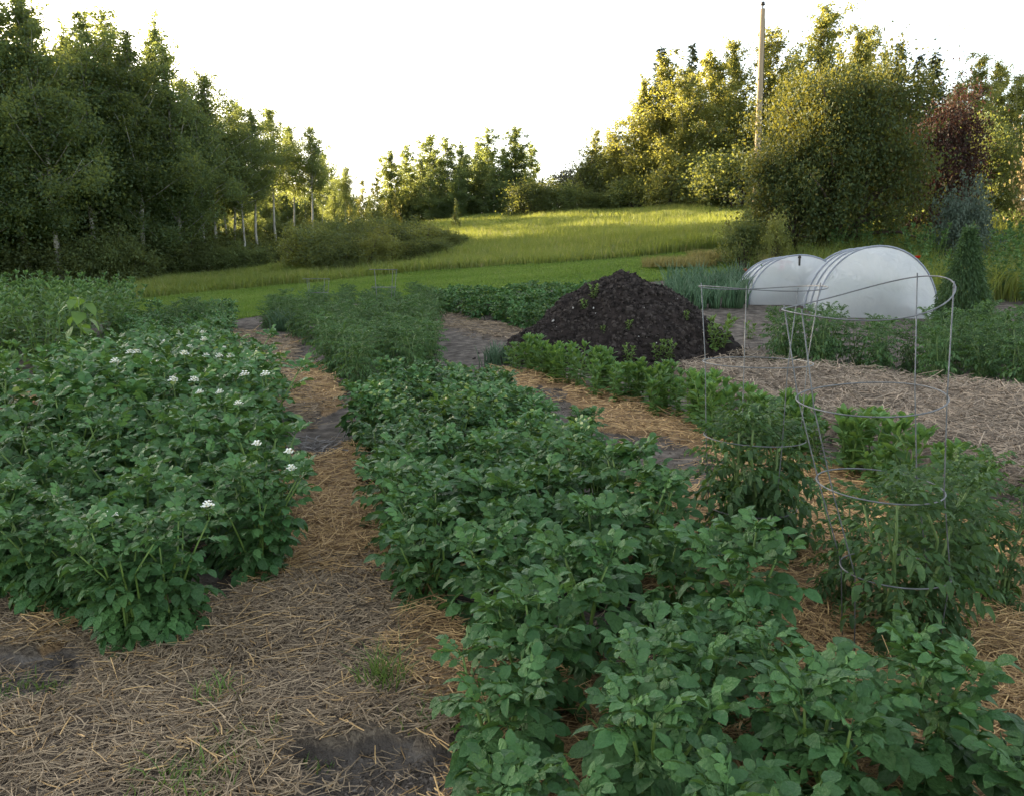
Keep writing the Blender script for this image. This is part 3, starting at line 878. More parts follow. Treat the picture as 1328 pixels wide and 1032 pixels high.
# middle grove
GX = sorted([512, 528, 545, 562, 578, 598, 615, 632, 650, 668, 688, 705, 590, 640, 555])
for i, (px, yt, dp) in enumerate([(512, 196, 60), (528, 192, 63), (545, 205, 61), (562, 176, 64), (578, 182, 60), (598, 186, 62), (615, 188, 65), (632, 170, 62), (650, 192, 60), (668, 166, 61), (688, 190, 63), (705, 232, 62), (590, 215, 58.5), (640, 215, 59), (555, 225, 58.5)]):
    lb = {3: 'tall tree with sunlit tip left of centre in the middle grove', 9: 'pointed tree with sunlit top at the right of the middle grove', 0: 'leftmost tree of the middle grove, its crown sunlit yellow'}.get(i, '%s tree from the left packed in the dark middle grove' % nth(GX.index(px)))
    put_tree(MIDTREE[i % 3], px, yt, dp, 9, 'grove_tree', lb, 'tree', 'trees of the middle grove', 1.35)
for i, (px, yt, dp, lb, kind, ws) in enumerate([
        (690, 236, 52, 'round green shrub at the right foot of the middle grove', SHRUB[0], 1.1), (722, 240, 53, 'broad round green shrub right of the middle grove', SHRUB[1], 1.2),
        (748, 222, 60, 'dusky purple-grey shrub on the skyline left of the tall poplars', DUSK, 1.2), (782, 215, 60, 'larger dusky purple-grey shrub on the skyline under the poplars', DUSK, 1.2),
        (765, 250, 54, 'low green shrub in front of the dusky shrubs', SHRUB[2], 1.3), (800, 248, 54, 'green shrub at the top of the meadow below the poplars', SHRUB[0], 1.3),
        (832, 225, 53, 'dark green shrub under the leftmost poplars', SHRUB[1], 1.2), (872, 200, 50, 'sunlit yellow-green shrub at the foot of the poplars', YSHRUB[0], 1.0),
        (905, 215, 49, 'dark shrub between yellow shrub and utility pole', SHRUB[2], 1.2), (940, 205, 48, 'dark green shrub left of the utility pole', SHRUB[0], 1.2),
        (970, 195, 46, 'dark shrub right behind the utility pole', SHRUB[1], 1.2)]):
    put_tree(kind, px, yt, dp, 2, 'shrub', lb, 'shrub', None, ws)
for px in range(500, 720, 13):
    put_tree(SHRUB[px % 3], px, 258 + rng.uniform(-8, 14), 64 + rng.uniform(-5, 4), 2, 'understory_shrub', 'dark shrub filling the foot of the middle grove', 'shrub', 'shrubs in the middle grove', .8)
for px in range(770, 1330, 17):
    put_tree(SHRUB[px % 3], px, 205 + rng.uniform(-25, 20), 57 + rng.uniform(-3, 3), 2, 'understory_shrub', 'dark shrub behind the right-hand poplars', 'shrub', 'shrubs behind the right-hand poplars', .7)
# right hand trees
for i, (px, yt, dp, kind, pH, lb, ws) in enumerate([
        (772, 168, 57, POPLAR[0], 10, 'small poplar standing out at the left end of the right-hand trees', .75),
        (800, 185, 56, POPLAR[1], 10, 'low sunlit poplar beside the leftmost small poplar', .9),
        (832, 105, 54, POPLAR[2], 10, 'sunlit poplar on the left shoulder of the right-hand trees', .8),
        (868, 72, 53, POPLAR[0], 10, 'bright sunlit poplar left of the utility pole', .95),
        (895, 92, 51, POPLAR[3], 10, 'full sunlit poplar in front, midway to the utility pole', .9),
        (925, 68, 53, POPLAR[1], 10, 'sunlit poplar next left of the utility pole', .85),
        (955, 58, 55, POPLAR[2], 10, 'shaded poplar directly left of the utility pole', .8),
        (1010, 40, 54, POPLAR[3], 10, 'dark poplar just right of the utility pole', .8),
        (1035, 75, 50, POPLAR[0], 10, 'poplar between utility pole and the tallest tree', .8),
        (1072, 6, 53, POPLAR[1], 10, 'tallest sunlit poplar behind the big bush', .8),
        (1110, 45, 53, POPLAR[2], 10, 'poplar right of the tallest sunlit poplar', .8),
        (1135, 38, 55, POPLAR[3], 10, 'poplar with ragged top above the reddish bush', .7),
        (1270, 72, 48, POPLAR[0], 10, 'bright yellow-green poplar right of the two spruces', .75),
        (1298, 80, 50, POPLAR[1], 10, 'yellow-green poplar second right of the spruces', .75),
        (1330, 100, 44, POPLAR[2], 10, 'sunlit yellow tree cut by the right edge', .9),
        (1240, 110, 52, POPLAR[3], 10, 'low poplar directly behind the spruces', .8)]):
    put_tree(kind, px, yt, dp, pH, 'poplar_tree', lb, 'tree', None, ws * 1.4)
for px, yt, dp, lb, ws in [(858, 56, 58, 'spruce tip poking out above the left poplars', .8), (898, 52, 58, 'second spruce tip among the poplars', .8), (1168, 50, 50, 'tall blue-grey spruce left of the twin spruces', .9),
                           (1194, 66, 47, 'left one of the twin dark spruces', .8), (1214, 64, 46, 'right one of the twin dark spruces', .9)]:
    put_tree(SPRUCE, px, yt, dp, 10, 'spruce_tree', lb, 'tree', None, ws * 1.3)
# big bushes close by on the right
big1 = make_shrub(401, M_BIGBUSH, 5.6, 5.4, 520, 72000, .105, M_BARK, .085, .02, .42)
put_tree(big1, 1095, 92, 25.5, 5.45, 'maple_bush', 'huge rounded green bush with sunlit yellow top behind the white tunnels', 'bush', None, .88)
big2 = make_shrub(402, M_REDLEAF, 4.8, 3.4, 260, 22000, .11, M_BARK, .09, .05, .5)
put_tree(big2, 1228, 140, 27, 4.6, 'plum_tree', 'dark red-leaved bush beside the huge green bush', 'bush', None, .8)
big3 = make_shrub(403, M_SHRUB, 4., 3.2, 240, 22000, .11, M_BARK, .09, .03, .5)
put_tree(big3, 1275, 165, 29, 3.85, 'dark_bush', 'dark green bush right of the red-leaved bush', 'bush', None, .8)
b4 = make_shrub(404, M_BIGBUSH, 3.6, 3.2, 220, 17000, .11, M_BARK, .09, .03, .5)
put_tree(b4, 1025, 190, 24.5, 3.5, 'maple_bush', 'lower left lobe bush against the huge green bush', 'bush', None, .8)
put_tree(SHRUB[2], 966, 282, 23.5, 2, 'small_shrub', 'small dark shrub left of the huge green bush', 'shrub', None, .7)
put_tree(YSHRUB[0], 1004, 283, 22.8, 2, 'small_shrub', 'small olive shrub with sunlit leaves below the huge green bush', 'shrub', None, .6)
bl = make_shrub(405, M_BLUESH, 1.6, 2.0, 110, 8000, .07)
put_tree(bl, 1255, 246, 22.5, 1.55, 'bluegrey_shrub', 'blue-grey shrub in front of the dark right bushes', 'shrub', None, .6)
tn = make_shrub(406, M_TAN, 2.4, 1.6, 90, 6000, .09)
put_tree(tn, 1372, 150, 27, 2.35, 'plume_shrub', 'tan feathery shrub cut by the right edge', 'shrub', None, .55)

# utility pole
pt = at(991, 12, 36); pz = float(base_z(pt[0], 36))
t = thing('utility_pole', (pt[0], 36, pz), 'tall bare wooden utility pole among the right-hand trees', 'pole')
h = pt[2] - pz
g = Geo(); g.add(*tube([[0, 0, -.3], [-.02, 0, h * .5], [-.06, 0, h]], [.15, .13, .105], 12))
link('post', g.mesh('post', M_POLE), t)
g = Geo(); g.add(*tube([[-.06, 0, h - .02], [-.06, 0, h + .14], [-.06, 0, h + .15], [-.06, 0, h + .28]], [.03, .03, .1, .07], 8))
link('insulator', g.mesh('insulator', M_DARKMETAL), t)
g = Geo(); g.add(*tube([[.13, -.06, .2], [.1, -.06, h * .5], [.05, -.06, h - .4]], .012, 5))
link('ground_wire', g.mesh('ground_wire', M_DARKMETAL), t)

# ------------------------------------------------------------------ grass as stuff
def blades(name, P, h, wd, mat, r, bend=.35, two=False):
    n = len(P)
    az = r.uniform(0, 6.28, n)
    W = np.stack([np.cos(az), np.sin(az), np.zeros(n)], 1) * (wd / 2)[:, None]
    ln = np.stack([r.normal(size=n), r.normal(size=n), np.zeros(n)], 1) * (bend * h)[:, None] * .6
    tip = P + ln + np.array([0, 0, 1.]) * h[:, None]
    if not two:
        V = np.stack([P - W, P + W, tip], 1).reshape(-1, 3)
        T = np.arange(3 * n).reshape(-1, 3)
    else:
        mid = P + ln * .28 + np.array([0, 0, .55]) * h[:, None]
        V = np.stack([P - W, P + W, mid - W * .8, mid + W * .8, tip], 1).reshape(-1, 3)
        b = (np.arange(n) * 5)[:, None, None]
        T = (np.array([[0, 1, 3], [0, 3, 2], [2, 3, 4]])[None] + b).reshape(-1, 3)
    return mk_mesh(name, V, T, mat, False)
def sample(cond, lo, hi, n, r, dens=None):
    C = r.uniform(lo, hi, size=(n, 2))
    C = C[cond(C[:, 0], C[:, 1])]
    # only what the view could plausibly show, with room to step aside
    k = np.abs(C[:, 0] / np.maximum(C[:, 1], 1)) < .85
    return C[k]
r = pr(900)
C = sample(lambda x, y: ~rag(GARDEN, x, y + .25, .5, .8) & ~rag(MEADOW, x, y, .6, .6), (-24, 14), (18, 52), 1000000, r)
n = len(C)
P = np.column_stack([C, base_z(C[:, 0], C[:, 1]) + .01])
h = r.uniform(.04, .10, n) * (.7 + .8 * vnoise(C[:, 0] * .7, C[:, 1] * .7, 77))
link('lawn_grass', blades('lawn_grass', P, h, np.full(n, .03), M_LAWN, r, .8), kind='stuff', label='mown green lawn grass between garden and meadow', category='grass')
C = sample(lambda x, y: rag(MEADOW, x, y, .5, .6), (-26, 26), (24, 62), 560000, r)
n = len(C)
P = np.column_stack([C, base_z(C[:, 0], C[:, 1]) - .02])
h = r.uniform(.25, .62, n) * (.65 + .6 * vnoise(C[:, 0] * .5, C[:, 1] * .5, 78))
link('meadow_grass', blades('meadow_grass', P, h, np.full(n, .035), M_MEADOW, r, .45, True), kind='stuff', label='tall uncut meadow grass on the slope', category='grass')
# tall rank growth on the right slope beyond the tomatoes
RS = poly([(1000, 352), (1085, 340), (1328, 300), (1600, 300), (1600, 395), (1328, 392), (1210, 395), (1080, 372)])
C = sample(lambda x, y: inside(RS, x, y), RS.min(0), RS.max(0), 60000, r)
n = len(C)
P = np.column_stack([C, base_z(C[:, 0], C[:, 1])])
link('rank_grass', blades('rank_grass', P, r.uniform(.3, .9, n), np.full(n, .03), M_MEADOW, r, .5, True), kind='stuff', label='tall rank grass on the right slope behind the tunnels', category='grass')

# ------------------------------------------------------------------ straw as stuff
def straw(name, polys, mat, dens0, label, r, lift=.012, flat=.10, short=1.):
    PP = []; LL = []
    for Pg in polys:
        lo, hi = Pg.min(0) - .15, Pg.max(0) + .15
        hi[1] = min(hi[1], 26)
        nn = int(np.prod(hi - lo) * dens0)
        C = r.uniform(lo, hi, size=(nn, 2))
        d2 = np.maximum(C[:, 1], 2.2)
        keep = r.uniform(size=nn) < np.clip((3.0 / d2) ** 1.7, 0, 1)
        keep &= (C[:, 1] > .9) & (np.abs(C[:, 0] / d2) < .85)
        C = C[keep]
        C = C[rag(Pg, C[:, 0], C[:, 1], .2)]
        bare = np.zeros(len(C), bool)
        for B in BARE:
            bare |= rag(B, C[:, 0], C[:, 1], .15)
        C = C[~bare | (r.uniform(size=len(C)) < .16)]
        patch = vnoise(C[:, 0] * 3.1, C[:, 1] * 3.1, 55)
        C = C[r.uniform(size=len(C)) < .45 + .9 * patch]
        PP.append(C)
    C = np.vstack(PP); n = len(C)
    sc_ = np.clip((C[:, 1] / 3.0) ** .75, .9, 3.2)
    L = r.gamma(2.6, .023, n) * sc_ ** .5 * short + .02
    wd = r.uniform(.0022, .0048, n) * sc_
    az = vnoise(C[:, 0] * 1.7, C[:, 1] * 1.7, 12) * 9 + r.normal(size=n) * .9
    el = r.normal(size=n) * flat
    X = np.stack([np.cos(az) * np.cos(el), np.sin(az) * np.cos(el), np.sin(el)], 1)
    U = np.stack([r.normal(size=n) * .35, r.normal(size=n) * .35, np.ones(n)], 1)
    Rm = frames(X, U)
    z = ground_z(C[:, 0], C[:, 1]) + r.uniform(0, 1, n) ** 1.5 * lift * 1.6 + .003 + np.abs(X[:, 2]) * L * .4
    V0 = np.array([[-.5, -.5, 0], [-.5, .5, 0], [0, .5, .0], [0, -.5, .0], [.5, -.5, 0], [.5, .5, 0], [-.5, 0, .4], [0, 0, .4], [.5, 0, .4]])
    T0 = np.array([[0, 3, 7], [0, 7, 6], [3, 4, 8], [3, 8, 7], [6, 7, 2], [6, 2, 1], [7, 8, 5], [7, 5, 2]])
    S = np.stack([L, wd, wd], 1)
    V, T = scatter(V0, T0, np.column_stack([C, z]), Rm, S)
    V = V.reshape(n, 9, 3)
    bow = r.normal(size=n) * .06 * L
    V[:, [2, 3, 7]] += (Rm[:, :, 1] * bow[:, None])[:, None]
    link(name, mk_mesh(name, V.reshape(-1, 3), T, mat, False), kind='stuff', label=label, category='straw')
straw('weathered_straw', [GREY_STRAW[0], GREY_STRAW[2], GREY_STRAW[3]], M_STRAWG, 5200, 'weathered grey-brown straw mulch over the paths', pr(910))
straw('golden_straw', GOLD_STRAW, M_STRAWY, 4200, 'fresh golden straw mulch along the planted rows', pr(911), .03, .16)
straw('grey_straw', [GREY_STRAW[1]], M_STRAWH, 7000, 'heaped pale grey straw band before the right tomato bank', pr(913), .05, .25)
straw('straw_chaff', [GREY_STRAW[0]], M_STRAWG, 5200, 'short broken straw chaff trodden into the near path', pr(914), .012, .3, .4)
straw('bright_straw', [GREY_STRAW[0], GREY_STRAW[2]], M_STRAWY, 900, 'scattered fresh straw over the weathered path', pr(916), .014, .15)
allg = [poly([(-100, 470), (1500, 470), (1700, 1200), (-400, 1200)])]
straw('straw_litter', allg, M_STRAWG, 260, 'loose straw litter over the bare soil', pr(912))

r = pr(915)
PP = []
for Bp in BARE[:4]:
    C = r.uniform(Bp.min(0), Bp.max(0), size=(1500, 2)); C = C[rag(Bp, C[:, 0], C[:, 1], .15)]
    PP.append(C)
C = np.vstack(PP); n = len(C)
_ico = np.array([[0, 0, 1], [.9, 0, .2], [.25, .85, .1], [-.75, .5, .2], [-.7, -.55, .1], [.3, -.85, .2], [0, 0, -.7]])
_icoT = np.array([[0, 1, 2], [0, 2, 3], [0, 3, 4], [0, 4, 5], [0, 5, 1], [6, 2, 1], [6, 3, 2], [6, 4, 3], [6, 5, 4], [6, 1, 5]])
s_ = .002 + .014 * r.uniform(size=n) ** 3
V, T = scatter(_ico, _icoT, np.column_stack([C, ground_z(C[:, 0], C[:, 1]) + .001]), frames(rand_dirs(n, r), rand_dirs(n, r)), np.stack([s_, s_ * .8, s_ * .6], 1))
link('soil_crumbs', mk_mesh('soil_crumbs', V, T, plain_mat('soil_crumb', (.06, .049, .040), (.19, .16, .135), rough=.95, spec=.1, island=True), False), kind='stuff', label='loose crumbs on the bare soil patches', category='soil')

# ------------------------------------------------------------------ crops
def dist_cam(x, y):
    return math.hypot(x, y)
# left potato patch
PA = poly([(165, 842), (260, 825), (345, 755), (345, 650), (340, 570), (318, 522), (260, 500), (180, 512), (110, 545), (50, 585), (-80, 640), (-300, 720), (-120, 785), (30, 800)])
A = fill(PA, .36, r=pr(5))
A = np.vstack([A, [hit(*q)[:2] for q in ((172, 850), (228, 832), (118, 812), (345, 752), (62, 806), (12, 790))]])
A = A[np.argsort(A[:, 1])]
potA = []
cntA = {}
cntB = {}
for i, (x, y) in enumerate(A):
    near = y < 5.2 and x / y > -.75
    if i == 0:
        lb = 'frontmost potato plant of the left patch, topped by a white flower'
    elif near:
        sd = 'outer left side' if x / y < -.52 else ('middle' if x / y < -.34 else 'path side')
        k_ = cntA.get(sd, 0); cntA[sd] = k_ + 1
        lb = '%s potato plant from the front in the %s of the left patch' % (nth(k_), sd)
    else:
        lb = 'potato plant in the dense rear of the left flowering patch'
    s = .72 if y < 3.2 else min(1.12, .72 + .22 * (y - 3.2)) * rng.uniform(.92, 1.1)
    potA.append((POTATO_BIG.place(x, y, lb, None if i == 0 else ('front plants of the left potato patch' if near else 'rear plants of the left potato patch'), near, s), x, y, s))
# centre potato row
PB = poly([(630, 1060), (660, 960), (640, 880), (550, 790), (515, 710), (490, 640), (465, 560), (495, 530), (590, 516), (650, 528), (690, 565), (765, 640), (820, 700), (885, 770), (960, 880), (1030, 950), (1150, 1010), (1270, 1060), (1450, 1080), (1450, 1230), (1000, 1260), (690, 1260)])
B = fill(PB, .32, r=pr(6))
B = B[np.argsort(B[:, 1])]
for i, (x, y) in enumerate(B):
    near = y < 5.2
    if y < 2.35:
        u = x / y
        k_ = sum(1 for q in B if q[1] < 2.35 and q[0] / q[1] < u)
        lb = '%s potato plant from the left along the bottom edge of the picture' % nth(k_)
        gr = 'potato plants along the bottom edge'
    else:
        e_ = x - np.interp(y, [2.3, 3.7, 5.2], [.45, .05, -.35])
        sd = 'left flank' if e_ < -.3 else ('middle' if e_ < .3 else 'right flank')
        k_ = cntB.get(sd, 0); cntB[sd] = k_ + (1 if near else 0)
        lb = '%s potato plant from the front on the %s of the centre row' % (nth(k_), sd) if near else 'potato plant in the far half of the centre row'
        gr = 'near plants of the centre potato row' if near else 'far plants of the centre potato row'
    POTATO.place(x, y, lb, gr, near, rng.uniform(.78, 1.0) * (1.0 if y > 2.6 else .9))
# small lone leafy plant at the right edge of the centre row
p = hit(745, 585)
POTATO.place(p[0] + .1, p[1], 'small leafy plant alone on the soil right of the centre row', None, True, .7)

# white potato flowers: parts of the plants they grow on
fl = Geo()
for k in range(7):
    a = k * 2.4; rr = .004 + .022 * (k / 7) ** .6
    c = np.array([math.cos(a) * rr, math.sin(a) * rr, .03 - rr * 1.5])
    for q in range(5):
        b = q * 1.2566 + a
        t1 = c + .021 * np.array([math.cos(b), math.sin(b), .2]); t2 = c + .021 * np.array([math.cos(b + .9), math.sin(b + .9), .1])
        fl.add([c, t1, (t1 + t2) / 2 + [0, 0, .004] + .004 * np.array([math.cos(b + .45), math.sin(b + .45), 0]), t2], [[0, 1, 2], [0, 2, 3]], 0)
    fl.add(c + np.array([[.003, 0, 0], [-.002, .003, 0], [-.002, -.003, 0], [0, 0, .009]]), [[0, 1, 3], [1, 2, 3], [2, 0, 3]], 1)
fl.add(*tube([[0, 0, -.09], [0, 0, .0]], .0025, 4), 2)
FL_ME = fl.mesh('flower', [M_FLOWER, M_YELLOW, M_STEM])
for px, py in [(178, 463), (231, 444), (263, 437), (265, 448), (268, 468), (285, 473), (252, 501), (203, 487), (318, 492), (345, 497), (260, 520), (286, 521), (333, 576), (375, 597), (379, 632), (270, 661), (148, 706), (80, 484), (246, 452), (170, 474), (215, 455), (300, 480), (240, 475), (195, 470), (150, 480), (225, 500), (310, 540), (180, 500), (290, 455)]:
    d = ray(px, py)
    best = None
    for t, x, y, s in potA:
        tt = y / d[1]
        p = np.array([0, 0, EYE]) + d * tt
        e = abs(p[0] - x) * 1.0 + abs(p[2] - (t.location.z + .66 * s)) * 1.3
        if best is None or e < best[0]:
            best = (e, t, p, x, y, s)
    e, t, p, x, y, s = best
    o = link('flower', FL_ME, t)
    w_ = Vector((x + np.clip(p[0] - x, -.2, .2), y, t.location.z + np.clip(p[2] - t.location.z, .70 * s, .80 * s)))
    inv = (Matrix.Translation(t.location) @ Matrix.Rotation(t.rotation_euler.z, 4, 'Z') @ Matrix.Diagonal((*t.scale, 1))).inverted()
    o.matrix_basis = Matrix.Translation(inv @ w_) @ Matrix.Scale((.62 if y < 5 else .85) / s, 4)

# bushy tomato block at the back of the centre row
PC = poly([(458, 512), (432, 490), (415, 468), (420, 452), (540, 436), (556, 455), (560, 485), (520, 502)])
CC = fill(PC, .5, r=pr(8))
for (x, y), lb in zip(CC, edge_labels(CC, 'tomato plant', 'the block behind the potatoes', 'bushy tomato plant deeper in the block behind the centre potatoes')):
    TOMATO.place(x, y, lb, 'tomato block behind the centre potatoes', False, rng.uniform(.85, 1.05))
C2 = poly([(345, 424), (400, 408), (545, 398), (562, 424), (548, 440), (420, 455), (385, 445)])
for x, y in fill(C2, .55, r=pr(18)):
    TOMATO.place(x, y, 'tomato plant at the far end of the block, next to the lawn', 'far end of the tomato block', False, rng.uniform(.7, .9))
A2 = poly([(165, 430), (296, 424), (290, 450), (270, 482), (200, 486), (160, 460)])
for x, y in fill(A2, .5, r=pr(19)):
    POTATO_BIG.place(x, y, 'potato plant behind the left patch, next to the lawn', 'potatoes behind the left patch', False, rng.uniform(.75, .95))
# tomato bank on the right
PG = poly([(1000, 478), (1100, 492), (1328, 520), (1560, 560), (1560, 445), (1328, 445), (1230, 462), (1150, 470), (1010, 462)])
CC = fill(PG, .52, r=pr(9))
for (x, y), lb in zip(CC, edge_labels(CC, 'tomato plant', 'the green bank on the right', 'tomato plant deeper in the thick green bank on the right')):
    TOMATO.place(x, y, lb, 'tomato bank on the right', False, rng.uniform(.85, 1.1))
# low light green bean row
bl_ = [hit(*p)[:2] for p in [(672, 478), (740, 500), (830, 528), (910, 558), (1000, 592), (1100, 630), (1210, 668), (1330, 700), (1440, 740)]]
bl_ = np.array(bl_)
seg = np.concatenate([[0], np.cumsum(np.linalg.norm(np.diff(bl_, axis=0), axis=1))])
for kb, s_ in enumerate(np.arange(0, seg[-1], .085)):
    x = np.interp(s_, seg, bl_[:, 0]) + rng.normal() * .14; y = np.interp(s_, seg, bl_[:, 1]) + rng.normal() * .14
    near = y < 5.6
    BEAN.place(x, y, '%s light green bean plant of the low row, from the pile end' % nth(kb), 'near bean plants' if near else 'far bean plants', near, rng.uniform(.8, 1.4))
# far low leafy row left of the pile
PH = poly([(562, 406), (640, 420), (690, 433), (742, 425), (775, 400), (765, 385), (650, 391), (560, 395)])
CC = fill(PH, .42, r=pr(11))
for (x, y), lb in zip(CC, edge_labels(CC, 'low leafy plant', 'the far row beside the pile', 'low leafy plant deeper in the far row left of the soil pile')):
    POTATO.place(x, y, lb, 'far low row left of the pile', False, rng.uniform(.8, 1.0))
# tall leafy bushes at far left
PD = poly([(-120, 500), (0, 496), (100, 486), (165, 455), (170, 430), (60, 430), (-120, 440)])
CC = fill(PD, .62, r=pr(12))
for (x, y), lb in zip(CC, edge_labels(CC, 'tall bushy plant', 'the hedge-like bed at far left', 'tall bushy fine-leaved plant deeper in the hedge-like bed at far left', .45)):
    BUSHY.place(x, y, lb, 'tall bushy bed at far left', False, rng.uniform(1.0, 1.25))
for px, py in [(-20, 535), (12, 522), (-60, 540), (20, 512)]:
    p = hit(px, py)
    BEAN.place(p[0], p[1], 'pale leafy plant before the tall bushes at the left edge', 'pale leafy plants at the left edge', False, 1.5)
# feathery far plants at the end of the rows
for px, py, sc_ in [(240, 440, 1.0), (262, 436, 1.1), (280, 438, 1.0), (250, 430, 1.0), (225, 436, .9), (345, 425, .8), (365, 424, .9), (385, 420, .85), (355, 416, .8), (405, 412, .8), (420, 408, .8)]:
    p = hit(px, py)
    TOMATO.place(p[0], p[1], 'greyish green plant at the far end of the left rows', 'plants at the far end of the left rows', False, sc_ * .9)

# tomato plants under the wire cages and around them
for px, py, s, lb in [(975, 740, .95, 'tall tomato plant filling the far wire cage'), (950, 735, .9, 'tomato plant leaning out left of the far wire cage'), (1005, 728, .95, 'tomato plant leaning out right of the far wire cage'),
                      (1150, 855, .85, 'tomato plant inside the near wire cage'), (1205, 845, .85, 'tomato plant right of the near wire cage'), (1090, 800, .62, 'small tomato plant between the two wire cages'),
                      (1240, 780, .8, 'tomato plant behind the near cage at right'), (1300, 800, .6, 'sprawling tomato plant near the right edge'), (1180, 740, .55, 'short tomato plant on straw behind the near cage')]:
    p = hit(px, py)
    TOMATO.place(p[0], p[1], lb, None, True, s)

# onions and garlic
def onion_me(seed, n=26, h=.45, sp=.16):
    r = pr(seed); g = Geo()
    for k in range(n):
        az = r.uniform(0, 6.28); b = r.normal(size=2) * sp * .35; hh = h * r.uniform(.6, 1.1); ln = hh * r.uniform(.1, .55)
        t = np.linspace(0, 1, 5)
        P = np.stack([b[0] + math.cos(az) * ln * t ** 2, b[1] + math.sin(az) * ln * t ** 2, hh * t - .25 * ln * t ** 3], 1)
        g.add(*tube(P, np.array([.009, .010, .008, .006, .001]), 4))
    return g.mesh('leaf_tuft', M_ONION)
ONI = [onion_me(500 + k) for k in range(3)]
def onion(px, py, lb, gr, s):
    p = hit(px, py)
    o = link('onion_clump', ONI[int(rng.integers(3))], label=lb, category='onion', group=gr)
    o.location = (p[0], p[1], gz(p[0], p[1])); o.scale = (s, s, s); o.rotation_euler = (0, 0, rng.uniform(0, 6))
for px, py in [(632, 478), (645, 480), (655, 474), (640, 470)]:
    onion(px, py, 'blue-green onion clump on dark soil left of the pile', 'onions left of the pile', .75)
for px in range(872, 972, 8):
    for py in (398, 385, 374):
        onion(px + rng.uniform(-4, 4), py + rng.uniform(-4, 4), 'tall blue-green garlic in the bed behind the soil pile', 'garlic behind the soil pile', rng.uniform(1.1, 1.6))
for px in (205, 218, 230, 362, 374, 384):
    onion(px, 430, 'blue-green onion clump at the far end of the left rows', 'onions at the far left rows', 1.1)

# tall broad-leaved plant rising from the left patch
p = hit(112, 512)
t = thing('broad_leaved_plant', (p[0], p[1], gz(p[0], p[1])), 'tall plant with big heart-shaped lime leaves above the left patch', 'plant')
HT = 1.12
P = np.array([[0, 0, 0], [.02, 0, HT * .4], [-.02, .02, HT * .75], [0, 0, HT]])
link('stem', Geo().add(*tube(P, [.016, .013, .01, .006], 6)).mesh('stem', M_STEM), t)
hme = [mk_mesh('leaf', V, T, M_SUNLEAF) for V, T in HEART]
rr = pr(600)
for k in range(17):
    tt = .35 + .65 * k / 16
    az = k * 2.4; el = R(-25 + 50 * tt * tt + rr.normal() * 10)
    d = np.array([math.cos(az) * math.cos(el), math.sin(az) * math.cos(el), math.sin(el)])
    b = along(P, min(tt, 1))
    st = b + d * .10 + [0, 0, .03]
    o = link('leaf', hme[k % 3], t)
    d2 = d + np.array([0, 0, -.7])
    o.matrix_basis = Matrix.Translation(st) @ Matrix(frames(d2, np.array([0, 0, 1.]) + rr.normal(size=3) * .2) * (.24 * (1.15 - .45 * tt) * rr.uniform(.8, 1.15))).to_4x4()
    link('leaf_stalk', Geo().add(*tube([b, (b + st) / 2 + [0, 0, .015], st], .004, 4)).mesh('leaf_stalk', M_STEM), t)

# ------------------------------------------------------------------ soil pile
pc = hit(815, 480)
cx, cy = pc[0] + .02, pc[1] + 1.25
def pile_h(x, y):
    a = np.arctan2(y, x); rd = np.hypot((x - .05 * np.sign(x)) / np.where(x > 0, 2.05, 1.75), y / 1.5)
    rd = rd * (1 + .08 * np.sin(a * 3 + 1) + .05 * np.sin(a * 5))
    h = 1.22 * np.clip(1 - np.clip(rd, 0, 1) ** 1.55, 0, 1) ** 1.08
    h = np.where(rd < 1, h, 0)
    return h * (1 + .0) + (fbm(x * 2.2 + 5, y * 2.2, 61) - .47) * .34 * np.clip(h * 4, 0, 1) + (fbm(x * 9, y * 9, 62, 3) - .44) * .10 * np.clip(h * 6, 0, 1)
gx = np.linspace(-2.4, 2.4, 180)
X, Y = np.meshgrid(gx, gx)
zz = pile_h(X.ravel(), Y.ravel())
V = np.stack([X.ravel(), Y.ravel(), zz + (base_z(X.ravel() + cx, Y.ravel() + cy) - float(base_z(cx, cy)))], 1)
nx = 180
i = np.arange(nx - 1)[None, :] + (np.arange(nx - 1) * nx)[:, None]
Q = np.stack([i, i + 1, i + nx + 1, i + nx], -1).reshape(-1, 4)
Q = Q[(zz[Q].max(1) > .02)]
t = thing('soil_pile', (cx, cy, float(base_z(cx, cy)) - .02), 'large mound of dark crumbly soil in the middle of the garden', 'soil pile')
link('mound', mk_mesh('mound', V, Q, M_SOIL, True), t)
r = pr(650)
ico = np.array([[0, 0, 1], [.9, 0, .2], [.25, .85, .1], [-.75, .5, .2], [-.7, -.55, .1], [.3, -.85, .2], [0, 0, -.7]])
icoT = np.array([[0, 1, 2], [0, 2, 3], [0, 3, 4], [0, 4, 5], [0, 5, 1], [6, 2, 1], [6, 3, 2], [6, 4, 3], [6, 5, 4], [6, 1, 5]])
def rocks(n, smin, smax, mat, name, parent, spread=1.75, e=2.6):
    a = r.uniform(0, 6.28, n); rd = r.uniform(0, 1, n) ** .5 * spread
    x = np.cos(a) * rd; y = np.sin(a) * rd * .8
    z = pile_h(x, y) + base_z(x + cx, y + cy) - float(base_z(cx, cy))
    s = smin + (smax - smin) * r.uniform(size=n) ** e
    V, T = scatter(ico, icoT, np.stack([x, y, z], 1), frames(rand_dirs(n, r), rand_dirs(n, r)), np.stack([s, s * r.uniform(.6, 1, n), s * r.uniform(.5, .9, n)], 1))
    return link(name, mk_mesh(name, V, T, mat, False), parent, kind='stuff')
rocks(9000, .008, .06, M_CLOD, 'soil_clods', t)
rocks(70, .008, .03, M_STONE, 'pale_pebbles', t)
rocks(900, .01, .07, M_CLOD, 'fallen_clods', t, 2.3)
pile_z0 = float(base_z(cx, cy)) - .02
